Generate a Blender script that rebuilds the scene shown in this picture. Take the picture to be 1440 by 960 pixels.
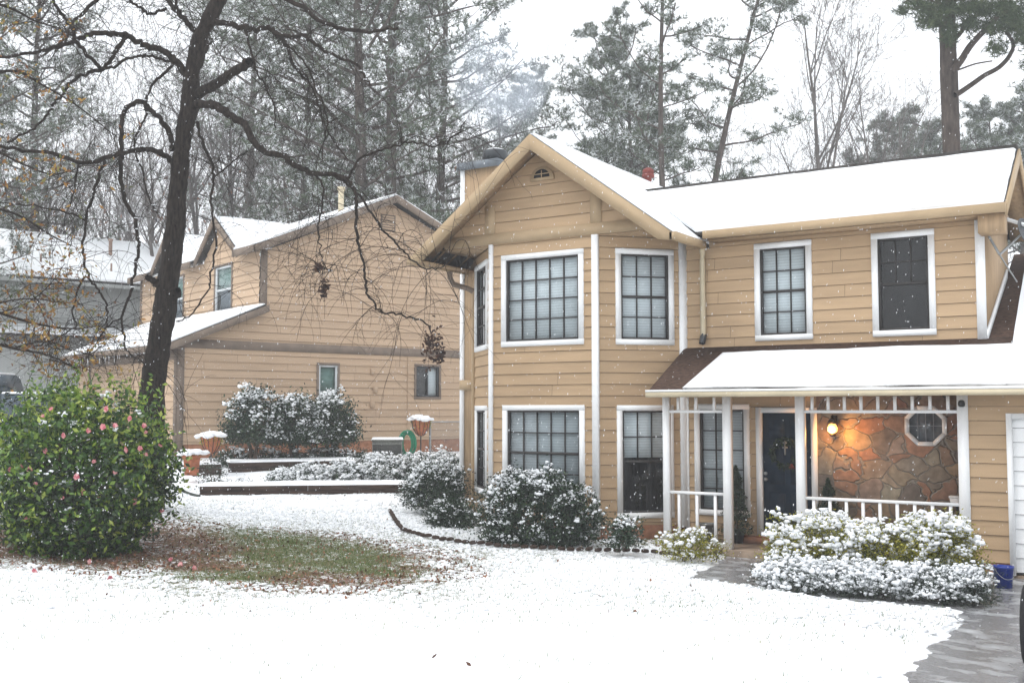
import bpy, math, random
import numpy as np
from math import radians as R
from mathutils import Vector, Matrix

for o in list(bpy.data.objects): bpy.data.objects.remove(o)
scn = bpy.context.scene
COL = scn.collection

# ------------------------------------------------------------------ camera
F, HZ, H, YAW = 1490., 576., 2.35, R(32.5)
PT = math.atan((HZ - 480) / F)
FW = np.array([-math.sin(YAW) * math.cos(PT), math.cos(YAW) * math.cos(PT), math.sin(PT)])
RT = np.array([math.cos(YAW), math.sin(YAW), 0.])
UP = np.cross(RT, FW)
CP = np.array([0, 0, H])
cam = bpy.data.cameras.new('camera')
cam.lens = F / 1440 * 36; cam.sensor_width = 36; cam.clip_end = 1500; cam.clip_start = .1
co = bpy.data.objects.new('camera', cam); COL.objects.link(co)
co.matrix_world = Matrix(((RT[0], UP[0], -FW[0], 0), (RT[1], UP[1], -FW[1], 0), (RT[2], UP[2], -FW[2], H), (0, 0, 0, 1)))
scn.camera = co

# ------------------------------------------------------------------ light
SUN_EL, SUN_AZ = R(58), R(215)
w = bpy.data.worlds.new('World'); scn.world = w; w.use_nodes = True
nt = w.node_tree; N = nt.nodes; L = nt.links
bg = N['Background']; sky = N.new('ShaderNodeTexSky'); sky.sky_type = 'NISHITA'; sky.sun_disc = False
sky.sun_elevation = SUN_EL; sky.sun_rotation = SUN_AZ; sky.dust_density = 4
hs = N.new('ShaderNodeHueSaturation'); hs.inputs['Saturation'].default_value = .25
mx = N.new('ShaderNodeMix'); mx.data_type = 'RGBA'; mx.inputs[0].default_value = .8
L.new(sky.outputs[0], hs.inputs['Color']); L.new(hs.outputs[0], mx.inputs[6])
mx.inputs[7].default_value = (7.6, 7.85, 8.2, 1)          # the even white cloud deck
L.new(mx.outputs[2], bg.inputs[0]); bg.inputs[1].default_value = .15
sd = bpy.data.lights.new('sun', 'SUN'); sd.energy = .8; sd.angle = R(25); sd.color = (1, .97, .93)
so = bpy.data.objects.new('sun', sd); COL.objects.link(so)
dirv = Vector((math.sin(SUN_AZ) * math.cos(SUN_EL), math.cos(SUN_AZ) * math.cos(SUN_EL), math.sin(SUN_EL)))
so.rotation_euler = dirv.to_track_quat('Z', 'Y').to_euler(); so.location = (0, 0, 30)
vs = scn.view_settings; vs.view_transform = 'Standard'; vs.look = 'None'; vs.exposure = .5; vs.gamma = 1
scn.render.engine = 'CYCLES'
scn.cycles.max_bounces = 6; scn.cycles.transparent_max_bounces = 12; scn.cycles.volume_bounces = 1
scn.cycles.volume_max_steps = 64

# ------------------------------------------------------------------ pixel helpers (photo 1440x960)
def ray(x, y): return FW + RT * (x - 720) / F + UP * (480 - y) / F
def onp(x, y, p0, n):
    r = ray(x, y); n = np.array(n, float); return CP + r * (np.dot(np.array(p0, float) - CP, n) / np.dot(r, n))
def onY(x, y, Y): return onp(x, y, (0, Y, 0), (0, 1, 0))
def onD(x, y, d): return CP + ray(x, y) * d
def proj(P):
    v = P - CP; d = v @ FW; return 720 + F * (v @ RT) / d, 480 - F * (v @ UP) / d, d

# ------------------------------------------------------------------ materials
def mat(name, col, rough=.7, spec=.3, var=0, scale=8, bump=0, bscale=40, metal=0, stretch=None, col2=None, coat=0):
    m = bpy.data.materials.new(name); m.use_nodes = True; n = m.node_tree.nodes; l = m.node_tree.links
    b = n['Principled BSDF']; b.inputs['Roughness'].default_value = rough; b.inputs['Metallic'].default_value = metal
    b.inputs['Specular IOR Level'].default_value = spec; b.inputs['Coat Weight'].default_value = coat
    b.inputs['Base Color'].default_value = (*col, 1)
    if var or bump:
        tc = n.new('ShaderNodeTexCoord'); mp = n.new('ShaderNodeMapping'); l.new(tc.outputs['Object'], mp.inputs[0])
        if stretch: mp.inputs['Scale'].default_value = stretch
    if var:
        t = n.new('ShaderNodeTexNoise'); t.inputs['Scale'].default_value = scale; t.inputs['Detail'].default_value = 6
        l.new(mp.outputs[0], t.inputs[0]); r = n.new('ShaderNodeMapRange'); r.inputs[1].default_value = .3; r.inputs[2].default_value = .7
        l.new(t.outputs[0], r.inputs[0]); x = n.new('ShaderNodeMix'); x.data_type = 'RGBA'; l.new(r.outputs[0], x.inputs[0])
        c2 = col2 or tuple(c * (1 - var) for c in col)
        x.inputs[6].default_value = (*c2, 1); x.inputs[7].default_value = (*[min(1, c * (1 + var * .5)) for c in col], 1)
        l.new(x.outputs[2], b.inputs['Base Color'])
    if bump:
        t = n.new('ShaderNodeTexNoise'); t.inputs['Scale'].default_value = bscale; t.inputs['Detail'].default_value = 5
        l.new(mp.outputs[0], t.inputs[0]); bm = n.new('ShaderNodeBump'); bm.inputs['Strength'].default_value = bump
        bm.inputs['Distance'].default_value = .02; l.new(t.outputs[0], bm.inputs['Height']); l.new(bm.outputs[0], b.inputs['Normal'])
    return m
def ramp_mat(name, stops, rough=.55, spec=.3, trans=0, attr='tone'):
    m = bpy.data.materials.new(name); m.use_nodes = True; n = m.node_tree.nodes; l = m.node_tree.links
    b = n['Principled BSDF']; b.inputs['Roughness'].default_value = rough; b.inputs['Specular IOR Level'].default_value = spec
    a = n.new('ShaderNodeAttribute'); a.attribute_name = attr; r = n.new('ShaderNodeValToRGB'); l.new(a.outputs['Fac'], r.inputs[0])
    e = r.color_ramp.elements
    while len(e) < len(stops): e.new(.5)
    for i, (p, c) in enumerate(stops): e[i].position = p; e[i].color = (*c, 1)
    l.new(r.outputs[0], b.inputs['Base Color'])
    if trans:
        tr = n.new('ShaderNodeBsdfTranslucent'); l.new(r.outputs[0], tr.inputs[0]); x = n.new('ShaderNodeMixShader')
        x.inputs[0].default_value = trans; l.new(b.outputs[0], x.inputs[1]); l.new(tr.outputs[0], x.inputs[2])
        l.new(x.outputs[0], n['Material Output'].inputs[0])
    return m
M = {}
M['siding'] = mat('tan_siding', (.442, .310, .187), .65, .25, .10, 1.3, .10, 30, stretch=(1, 1, 9))
M['siding_plain'] = mat('tan_panel', (.41, .285, .17), .7, .25, .2, 3, .3, 20, stretch=(8, 8, .6))
M['tan_trim'] = mat('tan_trim', (.43, .315, .19), .6, .3, .08, 3, .15, 30)
M['nsiding'] = mat('peach_siding', (.49, .355, .24), .7, .25, .09, 1.2, .10, 30, stretch=(1, 1, 9))
M['ntrim'] = mat('taupe_trim', (.20, .155, .12), .7, .25, .2, 3, .2, 30)
M['white'] = mat('white_paint', (.85, .86, .86), .5, .3, .06, 3, .08, 30)
M['cream'] = mat('cream_gutter', (.58, .50, .35), .5, .3, .14, 3, .1, 30)
M['shingle'] = mat('brown_shingle', (.12, .072, .052), .85, .2, .5, 14, .8, 60, stretch=(1, 3, 1))
M['dshingle'] = mat('dark_shingle', (.07, .065, .06), .85, .2, .4, 14, .8, 60)
M['frame'] = mat('bronze_frame', (.035, .032, .03), .45, .4, .2, 10)
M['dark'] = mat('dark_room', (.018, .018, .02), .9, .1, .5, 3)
M['concrete'] = mat('porch_concrete', (.30, .23, .17), .8, .2, .4, 5, .3, 30)
M['brick'] = mat('foundation', (.32, .15, .085), .85, .2, .4, 6, .5, 30)
M['door'] = mat('navy_door', (.008, .022, .045), .6, .2, .25, 4, .1, 20)
M['metal'] = mat('dark_metal', (.06, .065, .07), .4, .5, .2, 6, 0, 10, metal=.6)
M['steel'] = mat('galvanised', (.32, .33, .33), .45, .5, .2, 6, 0, 10, metal=.7)
M['chcap'] = mat('chimney_cap', (.16, .18, .20), .55, .4, .25, 4, 0, 10, metal=.3)
M['terra'] = mat('terracotta', (.42, .15, .075), .8, .2, .35, 9, .3, 30)
M['timber'] = mat('wet_timber', (.055, .034, .025), .85, .2, .5, 3, .5, 20, stretch=(1, 1, 5))
M['bark'] = mat('dark_bark', (.034, .026, .021), .9, .15, .75, 9, 1.0, 22, stretch=(3, 3, .7))
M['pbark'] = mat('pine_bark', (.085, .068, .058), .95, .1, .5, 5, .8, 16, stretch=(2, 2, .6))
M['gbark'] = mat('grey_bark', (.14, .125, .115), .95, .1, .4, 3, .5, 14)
M['red'] = mat('red_pipe', (.20, .045, .035), .6, .3, .2, 6)
M['blue'] = mat('blue_plastic', (.005, .035, .30), .35, .5, .1, 6)
M['green_hose'] = mat('green_hose', (.02, .26, .14), .45, .4, .2, 20)
M['ac'] = mat('ac_grille', (.22, .23, .21), .6, .4, .3, 30)
M['tyre'] = mat('tyre_rubber', (.018, .018, .019), .8, .3, .3, 20, .3, 60)
M['carpaint'] = mat('car_paint', (.02, .022, .026), .25, .5, .1, 4, coat=.5)
M['truckpaint'] = mat('truck_paint', (.018, .04, .062), .3, .5, .1, 4, coat=.5)
M['glassdark'] = mat('dark_glass', (.02, .025, .03), .08, .6, .1, 3)
M['octglass'] = mat('reflect_tone_glass', (.10, .12, .14), .12, .7, .5, 4)  # the pane's grey reflection is put into its base colour
M['brass'] = mat('lamp_metal', (.05, .04, .03), .4, .5, .2, 6, metal=.7)
M['mulch'] = mat('mulch', (.09, .045, .03), .95, .1, .5, 20, .8, 60)
M['gsiding'] = mat('grey_siding', (.44, .455, .445), .75, .2, .1, 2, .4, 12, stretch=(9, 9, .3))
M['pot'] = mat('dark_pot', (.015, .015, .015), .5, .4, .2, 8)
M['rug'] = mat('door_mat', (.32, .13, .05), .95, .1, .4, 30, .4, 60)
M['stem'] = mat('shrub_stem', (.10, .07, .05), .9, .15, .4, 12)
M['ochrepipe'] = mat('vent_pipe', (.30, .20, .15), .6, .3, .2, 5)
M['ambglass'] = mat('cast_iron', (.02, .02, .02), .5, .4, .2, 8)
M['ntrimwhite'] = mat('vinyl_white', (.62, .65, .66), .5, .3, .05, 5)
M['tealblind'] = mat('teal_blind', (.20, .31, .28), .7, .3, .15, 4)
M['greyblind'] = mat('grey_blind', (.26, .28, .31), .7, .3, .15, 4)

def snow_mat():
    m = bpy.data.materials.new('snow'); m.use_nodes = True; n = m.node_tree.nodes; l = m.node_tree.links
    b = n['Principled BSDF']; b.inputs['Base Color'].default_value = (.88, .90, .92, 1); b.inputs['Roughness'].default_value = .65
    b.inputs['Specular IOR Level'].default_value = .2
    tc = n.new('ShaderNodeTexCoord'); t = n.new('ShaderNodeTexNoise'); t.inputs['Scale'].default_value = 18; t.inputs['Detail'].default_value = 7
    l.new(tc.outputs['Object'], t.inputs[0]); bm = n.new('ShaderNodeBump'); bm.inputs['Strength'].default_value = .5; bm.inputs['Distance'].default_value = .02
    l.new(t.outputs[0], bm.inputs['Height']); l.new(bm.outputs[0], b.inputs['Normal'])
    return m
M['snow'] = snow_mat()
def pane_mat():
    m = bpy.data.materials.new('window_pane'); m.use_nodes = True; n = m.node_tree.nodes; l = m.node_tree.links
    n.remove(n['Principled BSDF']); t = n.new('ShaderNodeBsdfTransparent'); t.inputs[0].default_value = (.86, .9, .91, 1)
    g = n.new('ShaderNodeBsdfGlossy'); g.inputs['Roughness'].default_value = .03
    lw = n.new('ShaderNodeLayerWeight'); lw.inputs[0].default_value = .5; pw = n.new('ShaderNodeMath'); pw.operation = 'POWER'; l.new(lw.outputs['Facing'], pw.inputs[0]); pw.inputs[1].default_value = 3
    fr = n.new('ShaderNodeMapRange'); fr.inputs[3].default_value = .045; fr.inputs[4].default_value = .9; l.new(pw.outputs[0], fr.inputs[0])
    tc = n.new('ShaderNodeTexCoord'); no = n.new('ShaderNodeTexNoise'); no.inputs['Scale'].default_value = 1.3
    l.new(tc.outputs['Object'], no.inputs[0]); bm = n.new('ShaderNodeBump'); bm.inputs['Strength'].default_value = .12
    bm.inputs['Distance'].default_value = .05; l.new(no.outputs[0], bm.inputs['Height']); l.new(bm.outputs[0], g.inputs['Normal'])
    x = n.new('ShaderNodeMixShader'); l.new(fr.outputs[0], x.inputs[0]); l.new(t.outputs[0], x.inputs[1]); l.new(g.outputs[0], x.inputs[2])
    l.new(x.outputs[0], n['Material Output'].inputs[0]); return m
M['pane'] = pane_mat()
def blind_mat(name, col):
    m = mat(name, col, .7, .2); n = m.node_tree.nodes; l = m.node_tree.links; b = n['Principled BSDF']
    tc = n.new('ShaderNodeTexCoord'); wv = n.new('ShaderNodeTexWave'); wv.bands_direction = 'Z'; wv.inputs['Scale'].default_value = 6.5
    wv.inputs['Distortion'].default_value = .15; l.new(tc.outputs['Object'], wv.inputs[0])
    x = n.new('ShaderNodeMix'); x.data_type = 'RGBA'; l.new(wv.outputs['Fac'], x.inputs[0])
    x.inputs[6].default_value = (*[c * .80 for c in col], 1); x.inputs[7].default_value = (*col, 1); l.new(x.outputs[2], b.inputs['Base Color'])
    bm = n.new('ShaderNodeBump'); bm.inputs['Strength'].default_value = .5; bm.inputs['Distance'].default_value = .003
    l.new(wv.outputs['Fac'], bm.inputs['Height']); l.new(bm.outputs[0], b.inputs['Normal']); return m
M['blind'] = blind_mat('pale_blind', (.72, .76, .78))
M['blind2'] = blind_mat('grey_mini_blind', (.46, .49, .51))
def stone_mat():
    m = bpy.data.materials.new('stone_cladding'); m.use_nodes = True; n = m.node_tree.nodes; l = m.node_tree.links
    b = n['Principled BSDF']; b.inputs['Roughness'].default_value = .8
    tc = n.new('ShaderNodeTexCoord'); mp = n.new('ShaderNodeMapping'); mp.inputs['Scale'].default_value = (1, 1, 1.25); l.new(tc.outputs['Object'], mp.inputs[0])
    no = n.new('ShaderNodeTexNoise'); no.inputs['Scale'].default_value = 2.2; no.inputs['Detail'].default_value = 3; l.new(mp.outputs[0], no.inputs[0])
    ad = n.new('ShaderNodeMix'); ad.data_type = 'VECTOR'; ad.inputs[0].default_value = .30; l.new(mp.outputs[0], ad.inputs[4]); l.new(no.outputs['Color'], ad.inputs[5])
    v1 = n.new('ShaderNodeTexVoronoi'); v1.feature = 'DISTANCE_TO_EDGE'; v1.inputs['Scale'].default_value = 3.9; l.new(ad.outputs[1], v1.inputs[0])
    v2 = n.new('ShaderNodeTexVoronoi'); v2.inputs['Scale'].default_value = 3.9; l.new(ad.outputs[1], v2.inputs[0])
    sp = n.new('ShaderNodeSeparateColor'); l.new(v2.outputs['Color'], sp.inputs[0])
    r = n.new('ShaderNodeValToRGB'); l.new(sp.outputs[0], r.inputs[0]); e = r.color_ramp.elements
    st = [(0, (.40, .20, .12)), (.2, (.33, .26, .18)), (.38, (.44, .29, .17)), (.5, (.20, .16, .13)), (.6, (.30, .23, .17)), (.72, (.42, .35, .25)), (.88, (.44, .22, .13)), (1, (.33, .30, .25))]
    while len(e) < len(st): e.new(.5)
    for i, (p, c) in enumerate(st): e[i].position = p; e[i].color = (*c, 1)
    n3 = n.new('ShaderNodeTexNoise'); n3.inputs['Scale'].default_value = 9; n3.inputs['Detail'].default_value = 6; l.new(tc.outputs['Object'], n3.inputs[0])
    mu = n.new('ShaderNodeMix'); mu.data_type = 'RGBA'; mu.blend_type = 'OVERLAY'; mu.inputs[0].default_value = .7; l.new(r.outputs[0], mu.inputs[6]); l.new(n3.outputs[0], mu.inputs[7])
    mr = n.new('ShaderNodeMapRange'); mr.inputs[1].default_value = .012; mr.inputs[2].default_value = .045; l.new(v1.outputs[0], mr.inputs[0])
    x = n.new('ShaderNodeMix'); x.data_type = 'RGBA'; l.new(mr.outputs[0], x.inputs[0]); x.inputs[6].default_value = (.31, .27, .22, 1); l.new(mu.outputs[2], x.inputs[7])
    l.new(x.outputs[2], b.inputs['Base Color'])
    bm = n.new('ShaderNodeBump'); bm.inputs['Strength'].default_value = .8; bm.inputs['Distance'].default_value = .03
    l.new(mr.outputs[0], bm.inputs['Height']); l.new(bm.outputs[0], b.inputs['Normal']); return m
M['stone'] = stone_mat()
S_ = (.86, .88, .90)
M['leaf_dark'] = ramp_mat('dark_leaf', [(0, (.008, .018, .010)), (.5, (.025, .052, .024)), (.93, (.06, .10, .035)), (1, (.12, .16, .05))], .45, .4, .15)
M['leaf_cam'] = ramp_mat('camellia_leaf', [(0, (.008, .020, .006)), (.38, (.024, .065, .013)), (.65, (.075, .16, .022)), (.85, (.19, .29, .035)), (1, (.36, .42, .08))], .35, .5, .2)
M['leaf_grey'] = ramp_mat('greygreen_leaf', [(0, (.02, .03, .022)), (.6, (.06, .085, .06)), (1, (.13, .15, .10))], .5, .3, .15)
M['leaf_yel'] = ramp_mat('yellow_leaf', [(0, (.08, .09, .01)), (.5, (.30, .29, .03)), (1, (.55, .46, .07))], .5, .3, .2)
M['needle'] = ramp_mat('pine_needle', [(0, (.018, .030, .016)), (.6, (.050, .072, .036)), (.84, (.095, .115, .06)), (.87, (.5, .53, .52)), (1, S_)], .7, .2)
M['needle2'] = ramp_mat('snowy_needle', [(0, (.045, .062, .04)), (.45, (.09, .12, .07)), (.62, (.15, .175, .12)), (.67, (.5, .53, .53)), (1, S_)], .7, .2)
M['oakleaf'] = ramp_mat('oak_leaf', [(0, (.12, .05, .025)), (.35, (.30, .15, .05)), (.65, (.40, .26, .08)), (.85, (.20, .20, .07)), (1, (.09, .12, .04))], .7, .2, .3)
M['deadleaf'] = ramp_mat('dead_leaf', [(0, (.03, .02, .02)), (.6, (.10, .055, .035)), (1, (.20, .10, .05))], .8, .2)
M['litter'] = ramp_mat('leaf_litter', [(0, (.05, .025, .018)), (.5, (.17, .085, .055)), (1, (.33, .17, .10))], .8, .2)
M['grass'] = ramp_mat('grass_blade', [(0, (.04, .07, .018)), (.55, (.09, .15, .04)), (1, (.26, .25, .11))], .6, .2, .2)
M['petal'] = ramp_mat('petal', [(0, (.58, .15, .19)), (.6, (.76, .33, .35)), (1, (.85, .52, .50))], .6, .2, .3)

# ------------------------------------------------------------------ object helpers
ORG = {}
def T(o, label=None, cat=None, group=None, kind=None):
    if label: o['label'] = label
    if cat: o['category'] = cat
    if group: o['group'] = group
    if kind: o['kind'] = kind
    return o
def thing(name, loc, label, cat, group=None):
    o = bpy.data.objects.new(name, None); COL.objects.link(o); o.location = tuple(float(c) for c in loc); o.empty_display_size = .2
    ORG[o] = np.array(loc, float); return T(o, label, cat, group)
def link(name, V, Fs, m, parent=None, smooth=False, tone=None, mi=None):
    """V (N,3) world coordinates; Fs list of index arrays, or lists"""
    org = ORG[parent] if parent is not None else np.zeros(3)
    me = bpy.data.meshes.new(name)
    V = np.asarray(V, float).reshape(-1, 3) - org
    if isinstance(Fs, np.ndarray): Fs = [Fs]
    if Fs and isinstance(Fs[0], np.ndarray):
        idx = np.concatenate([f.ravel() for f in Fs]); tot = np.concatenate([np.full(len(f), f.shape[1]) for f in Fs])
    else:
        idx = np.fromiter((i for f in Fs for i in f), dtype=np.int64); tot = np.array([len(f) for f in Fs])
    me.vertices.add(len(V)); me.vertices.foreach_set('co', V.ravel())
    me.loops.add(len(idx)); me.loops.foreach_set('vertex_index', idx.astype(np.int32))
    st = np.concatenate([[0], np.cumsum(tot)[:-1]])
    me.polygons.add(len(tot)); me.polygons.foreach_set('loop_start', st.astype(np.int32)); me.polygons.foreach_set('loop_total', tot.astype(np.int32))
    if smooth: me.polygons.foreach_set('use_smooth', np.ones(len(tot), bool))
    for q in (m if isinstance(m, (list, tuple)) else [m]): me.materials.append(q)
    if mi is not None: me.polygons.foreach_set('material_index', np.asarray(mi, np.int32))
    me.update(calc_edges=True)
    if tone is not None:
        a = me.attributes.new('tone', 'FLOAT', 'FACE'); a.data.foreach_set('value', np.asarray(tone, np.float32))
    o = bpy.data.objects.new(name, me); COL.objects.link(o)
    if parent is not None: o.parent = parent; ORG[o] = org
    else: ORG[o] = org
    return o
class MB:
    def __init__(s): s.v = []; s.f = []
    def quad(s, a, b, c, d): i = len(s.v); s.v += [a, b, c, d]; s.f.append((i, i + 1, i + 2, i + 3))
    def poly(s, pts): i = len(s.v); s.v += list(pts); s.f.append(tuple(range(i, i + len(pts))))
    def hexa(s, p):   # p: 8 corners, bottom 4 then top 4
        i = len(s.v); s.v += list(p)
        for f in ((3, 2, 1, 0), (4, 5, 6, 7), (0, 1, 5, 4), (1, 2, 6, 5), (2, 3, 7, 6), (3, 0, 4, 7)): s.f.append(tuple(i + k for k in f))
    def box(s, x0, x1, y0, y1, z0, z1):
        s.hexa([(x0, y0, z0), (x1, y0, z0), (x1, y1, z0), (x0, y1, z0), (x0, y0, z1), (x1, y0, z1), (x1, y1, z1), (x0, y1, z1)])
    def prism(s, pts, d):  # extrude polygon pts by vector d
        d = np.array(d, float); a = [np.array(p, float) for p in pts]; n = len(a); i = len(s.v); s.v += a + [p + d for p in a]
        s.f.append(tuple(range(i + n - 1, i - 1, -1))); s.f.append(tuple(range(i + n, i + 2 * n)))
        for k in range(n): s.f.append((i + k, i + (k + 1) % n, i + n + (k + 1) % n, i + n + k))
    def lathe(s, c, prof, n=20, ax=None):
        i0 = len(s.v); c = np.array(c, float)
        for r, z in prof:
            for k in range(n):
                t = 2 * math.pi * k / n; s.v.append(c + np.array([r * math.cos(t), r * math.sin(t), z]))
        for j in range(len(prof) - 1):
            for k in range(n):
                a = i0 + j * n + k; b = i0 + j * n + (k + 1) % n; s.f.append((a, b, b + n, a + n))
        s.f.append(tuple(i0 + k for k in range(n))[::-1]); s.f.append(tuple(i0 + (len(prof) - 1) * n + k for k in range(n)))
    def tube(s, pts, r, n=8):
        V, Fq = tube_np(np.array(pts, float), np.full(len(pts), r) if np.isscalar(r) else np.array(r), n)
        i = len(s.v); s.v += list(V); s.f += [tuple(int(q) + i for q in f) for f in Fq]
    def build(s, name, m, parent=None, smooth=False):
        tone = None
        if getattr(s, 'board', None): tone = np.full(len(s.f), .5); tone[s.board] = np.random.RandomState(len(s.f)).uniform(0, 1, len(s.board))
        return link(name, np.array([tuple(p) for p in s.v]), s.f, m, parent, smooth, tone)
def tube_np(P, r, n=6):
    k = len(P); t = np.gradient(P, axis=0); t /= np.linalg.norm(t, axis=1)[:, None] + 1e-9
    ref = np.array([.31, .17, .93]) if abs(t[:, 2]).mean() < .9 else np.array([1., .1, 0])
    a = np.cross(t, ref); a /= np.linalg.norm(a, axis=1)[:, None] + 1e-9; b = np.cross(t, a)
    th = np.arange(n) * 2 * math.pi / n
    V = P[:, None, :] + r[:, None, None] * (np.cos(th)[None, :, None] * a[:, None, :] + np.sin(th)[None, :, None] * b[:, None, :])
    i = np.arange(k - 1)[:, None] * n + np.arange(n)[None, :]; j = np.arange(k - 1)[:, None] * n + (np.arange(n)[None, :] + 1) % n
    return V.reshape(-1, 3), np.stack([i, j, j + n, i + n], -1).reshape(-1, 4)
def tubes(paths):  # list of (P, r, n)
    Vs, Fs, o = [], [], 0
    for P, r, n in paths:
        V, q = tube_np(P, r, n); Vs.append(V); Fs.append(q + o); o += len(V)
    return np.concatenate(Vs), np.concatenate(Fs)
def rvec(rng, n):
    v = rng.normal(size=(n, 3)); return v / np.linalg.norm(v, axis=1)[:, None]
def leafcards(rng, P, size, aspect=.45, normal=None, nmix=0):
    """diamond leaves folded flat at points P"""
    n = len(P); d = rvec(rng, n); nn = rvec(rng, n)
    if normal is not None: nn = nn * (1 - nmix) + normal * nmix
    s = np.cross(d, nn); s /= np.linalg.norm(s, axis=1)[:, None] + 1e-9; L = size * rng.uniform(.6, 1.3, n)[:, None]
    V = np.stack([P - d * L * .5, P + s * L * aspect * .5, P + d * L * .5, P - s * L * aspect * .5], 1).reshape(-1, 3)
    return V, np.arange(4 * n).reshape(-1, 4)
ICO_V = None
def ico():
    global ICO_V
    if ICO_V is None:
        t = (1 + 5 ** .5) / 2
        v = np.array([(-1, t, 0), (1, t, 0), (-1, -t, 0), (1, -t, 0), (0, -1, t), (0, 1, t), (0, -1, -t), (0, 1, -t), (t, 0, -1), (t, 0, 1), (-t, 0, -1), (-t, 0, 1)], float)
        v /= np.linalg.norm(v[0])
        f = np.array([(0, 11, 5), (0, 5, 1), (0, 1, 7), (0, 7, 10), (0, 10, 11), (1, 5, 9), (5, 11, 4), (11, 10, 2), (10, 7, 6), (7, 1, 8), (3, 9, 4), (3, 4, 2), (3, 2, 6), (3, 6, 8), (3, 8, 9), (4, 9, 5), (2, 4, 11), (6, 2, 10), (8, 6, 7), (9, 8, 1)])
        ICO_V = (v, f)
    return ICO_V
def lumps(rng, P, size, flat=.55, jit=.25):
    v, f = ico(); n = len(P); s = size * np.exp(rng.normal(-.15, .42, n)).clip(.3, 2.0)
    a = rng.uniform(.6, 1.3, (n, 1)); V = v[None] * (1 + rng.uniform(-jit, jit, (n, 12))[:, :, None])
    th = rng.uniform(0, 6.28, n); c, q = np.cos(th), np.sin(th)
    X = V[:, :, 0] * a; Y = V[:, :, 1] / a
    V = np.stack([X * c[:, None] - Y * q[:, None], X * q[:, None] + Y * c[:, None], V[:, :, 2] * flat], -1) * s[:, None, None] + P[:, None, :]
    return V.reshape(-1, 3), (f[None] + (np.arange(n) * 12)[:, None, None]).reshape(-1, 3)

# ------------------------------------------------------------------ ground height
GC = []
def gcp(x, y, d): p = onD(x, y, d); GC.append(tuple(p))
for x in (-200, 300, 720, 1100): gcp(x, 960, 6.5)
for x in (0, 400, 720, 1000): gcp(x, 862, 9.6)
gcp(849, 756, 18.3); gcp(1408, 806, 14.9); gcp(1340, 860, 12.1); gcp(1436, 938, 8.5); gcp(1000, 800, 15.1); gcp(700, 766, 17.2); gcp(560, 727, 19.6)
gcp(1180, 833, 13.3); gcp(900, 772, 17.2); gcp(440, 770, 15.6); gcp(250, 735, 17.5); gcp(400, 712, 21.2)
gcp(560, 694, 23.4); gcp(280, 705, 22.5); gcp(300, 688, 23.0); gcp(540, 680, 24); gcp(325, 666, 26); gcp(500, 662, 26.5); gcp(130, 782, 14.3); gcp(0, 752, 15.2); gcp(-150, 740, 15.5)
gcp(212, 700, 19); gcp(640, 655, 27)
GC += [(0, 0, .76), (0, -8, .8), (-8, 0, .75), (10, 0, .7), (4, 8, .35), (6, 16, .1), (-3, 17.5, .08), (-10, 17.5, .12), (-22.6, 18.9, 1.05), (-21, 25, 1.08), (-19.5, 30, 1.0), (-13, 24, .7),
       (-26, 17, 1.2), (-30, 16, 1.35), (-34, 14, 1.45), (-14, 35, 1.2), (-45, 30, 2.4), (-30, 40, 2.3), (0, 40, 1.5), (20, 30, 1.0), (25, 5, .6), (-60, 0, 2.0), (-30, -10, 1.2), (-8, 28, .6)]
for p in ((-90, 60), (-60, 100), (0, 110), (60, 90), (100, 30), (80, -60), (0, -80), (-80, -60), (-110, 10)):
    GC.append((p[0], p[1], 2.5 + (1.2 if p[1] > 40 else 0)))
GC = np.array(GC)
def _phi(r2): return .5 * r2 * np.log(r2 + 1e-9)
n_ = len(GC); D2 = ((GC[:, None, :2] - GC[None, :, :2]) ** 2).sum(-1)
A_ = np.zeros((n_ + 3, n_ + 3)); A_[:n_, :n_] = _phi(D2) + np.eye(n_) * 4.0; A_[:n_, n_:] = np.c_[np.ones(n_), GC[:, :2]]; A_[n_:, :n_] = A_[:n_, n_:].T
W_ = np.linalg.solve(A_, np.r_[GC[:, 2], 0, 0, 0])
def gzv(X, Y):
    X = np.asarray(X, float); Y = np.asarray(Y, float); z = W_[n_] + W_[n_ + 1] * X + W_[n_ + 2] * Y
    for i in range(n_): z = z + W_[i] * _phi((X - GC[i, 0]) ** 2 + (Y - GC[i, 1]) ** 2)
    return z
def gz(x, y): return float(gzv(np.array([x]), np.array([y]))[0])
def at(px, d):  # ground point under pixel column px at depth d
    p = onD(px, 576, d); return np.array([p[0], p[1], gz(p[0], p[1])])
def gpix(px, py):  # ray-march the ground
    r = ray(px, py); t = 3.
    while t < 90:
        p = CP + r * t
        if p[2] < gz(p[0], p[1]): return p
        t += .06
    return CP + r * 60
_rs = np.random.RandomState(3)
def noise2(X, Y, sc, seed=0, oct=3):
    g = np.random.RandomState(seed); z = 0; a = 1
    for o in range(oct):
        for k in range(5):
            th = g.uniform(0, 6.28); f = sc * (2 ** o) * g.uniform(.7, 1.4); ph = g.uniform(0, 6.28)
            z = z + a * np.sin((X * math.cos(th) + Y * math.sin(th)) * f + ph + 1.3 * np.sin((X * math.sin(th) - Y * math.cos(th)) * f * .7 + ph * 2))
        a *= .55
    return z / 5
def inpoly(X, Y, poly):
    c = np.zeros(X.shape, bool); n = len(poly); j = n - 1
    for i in range(n):
        xi, yi = poly[i][0], poly[i][1]; xj, yj = poly[j][0], poly[j][1]
        c ^= ((yi > Y) != (yj > Y)) & (X < (xj - xi) * (Y - yi) / (yj - yi + 1e-12) + xi); j = i
    return c
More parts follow.
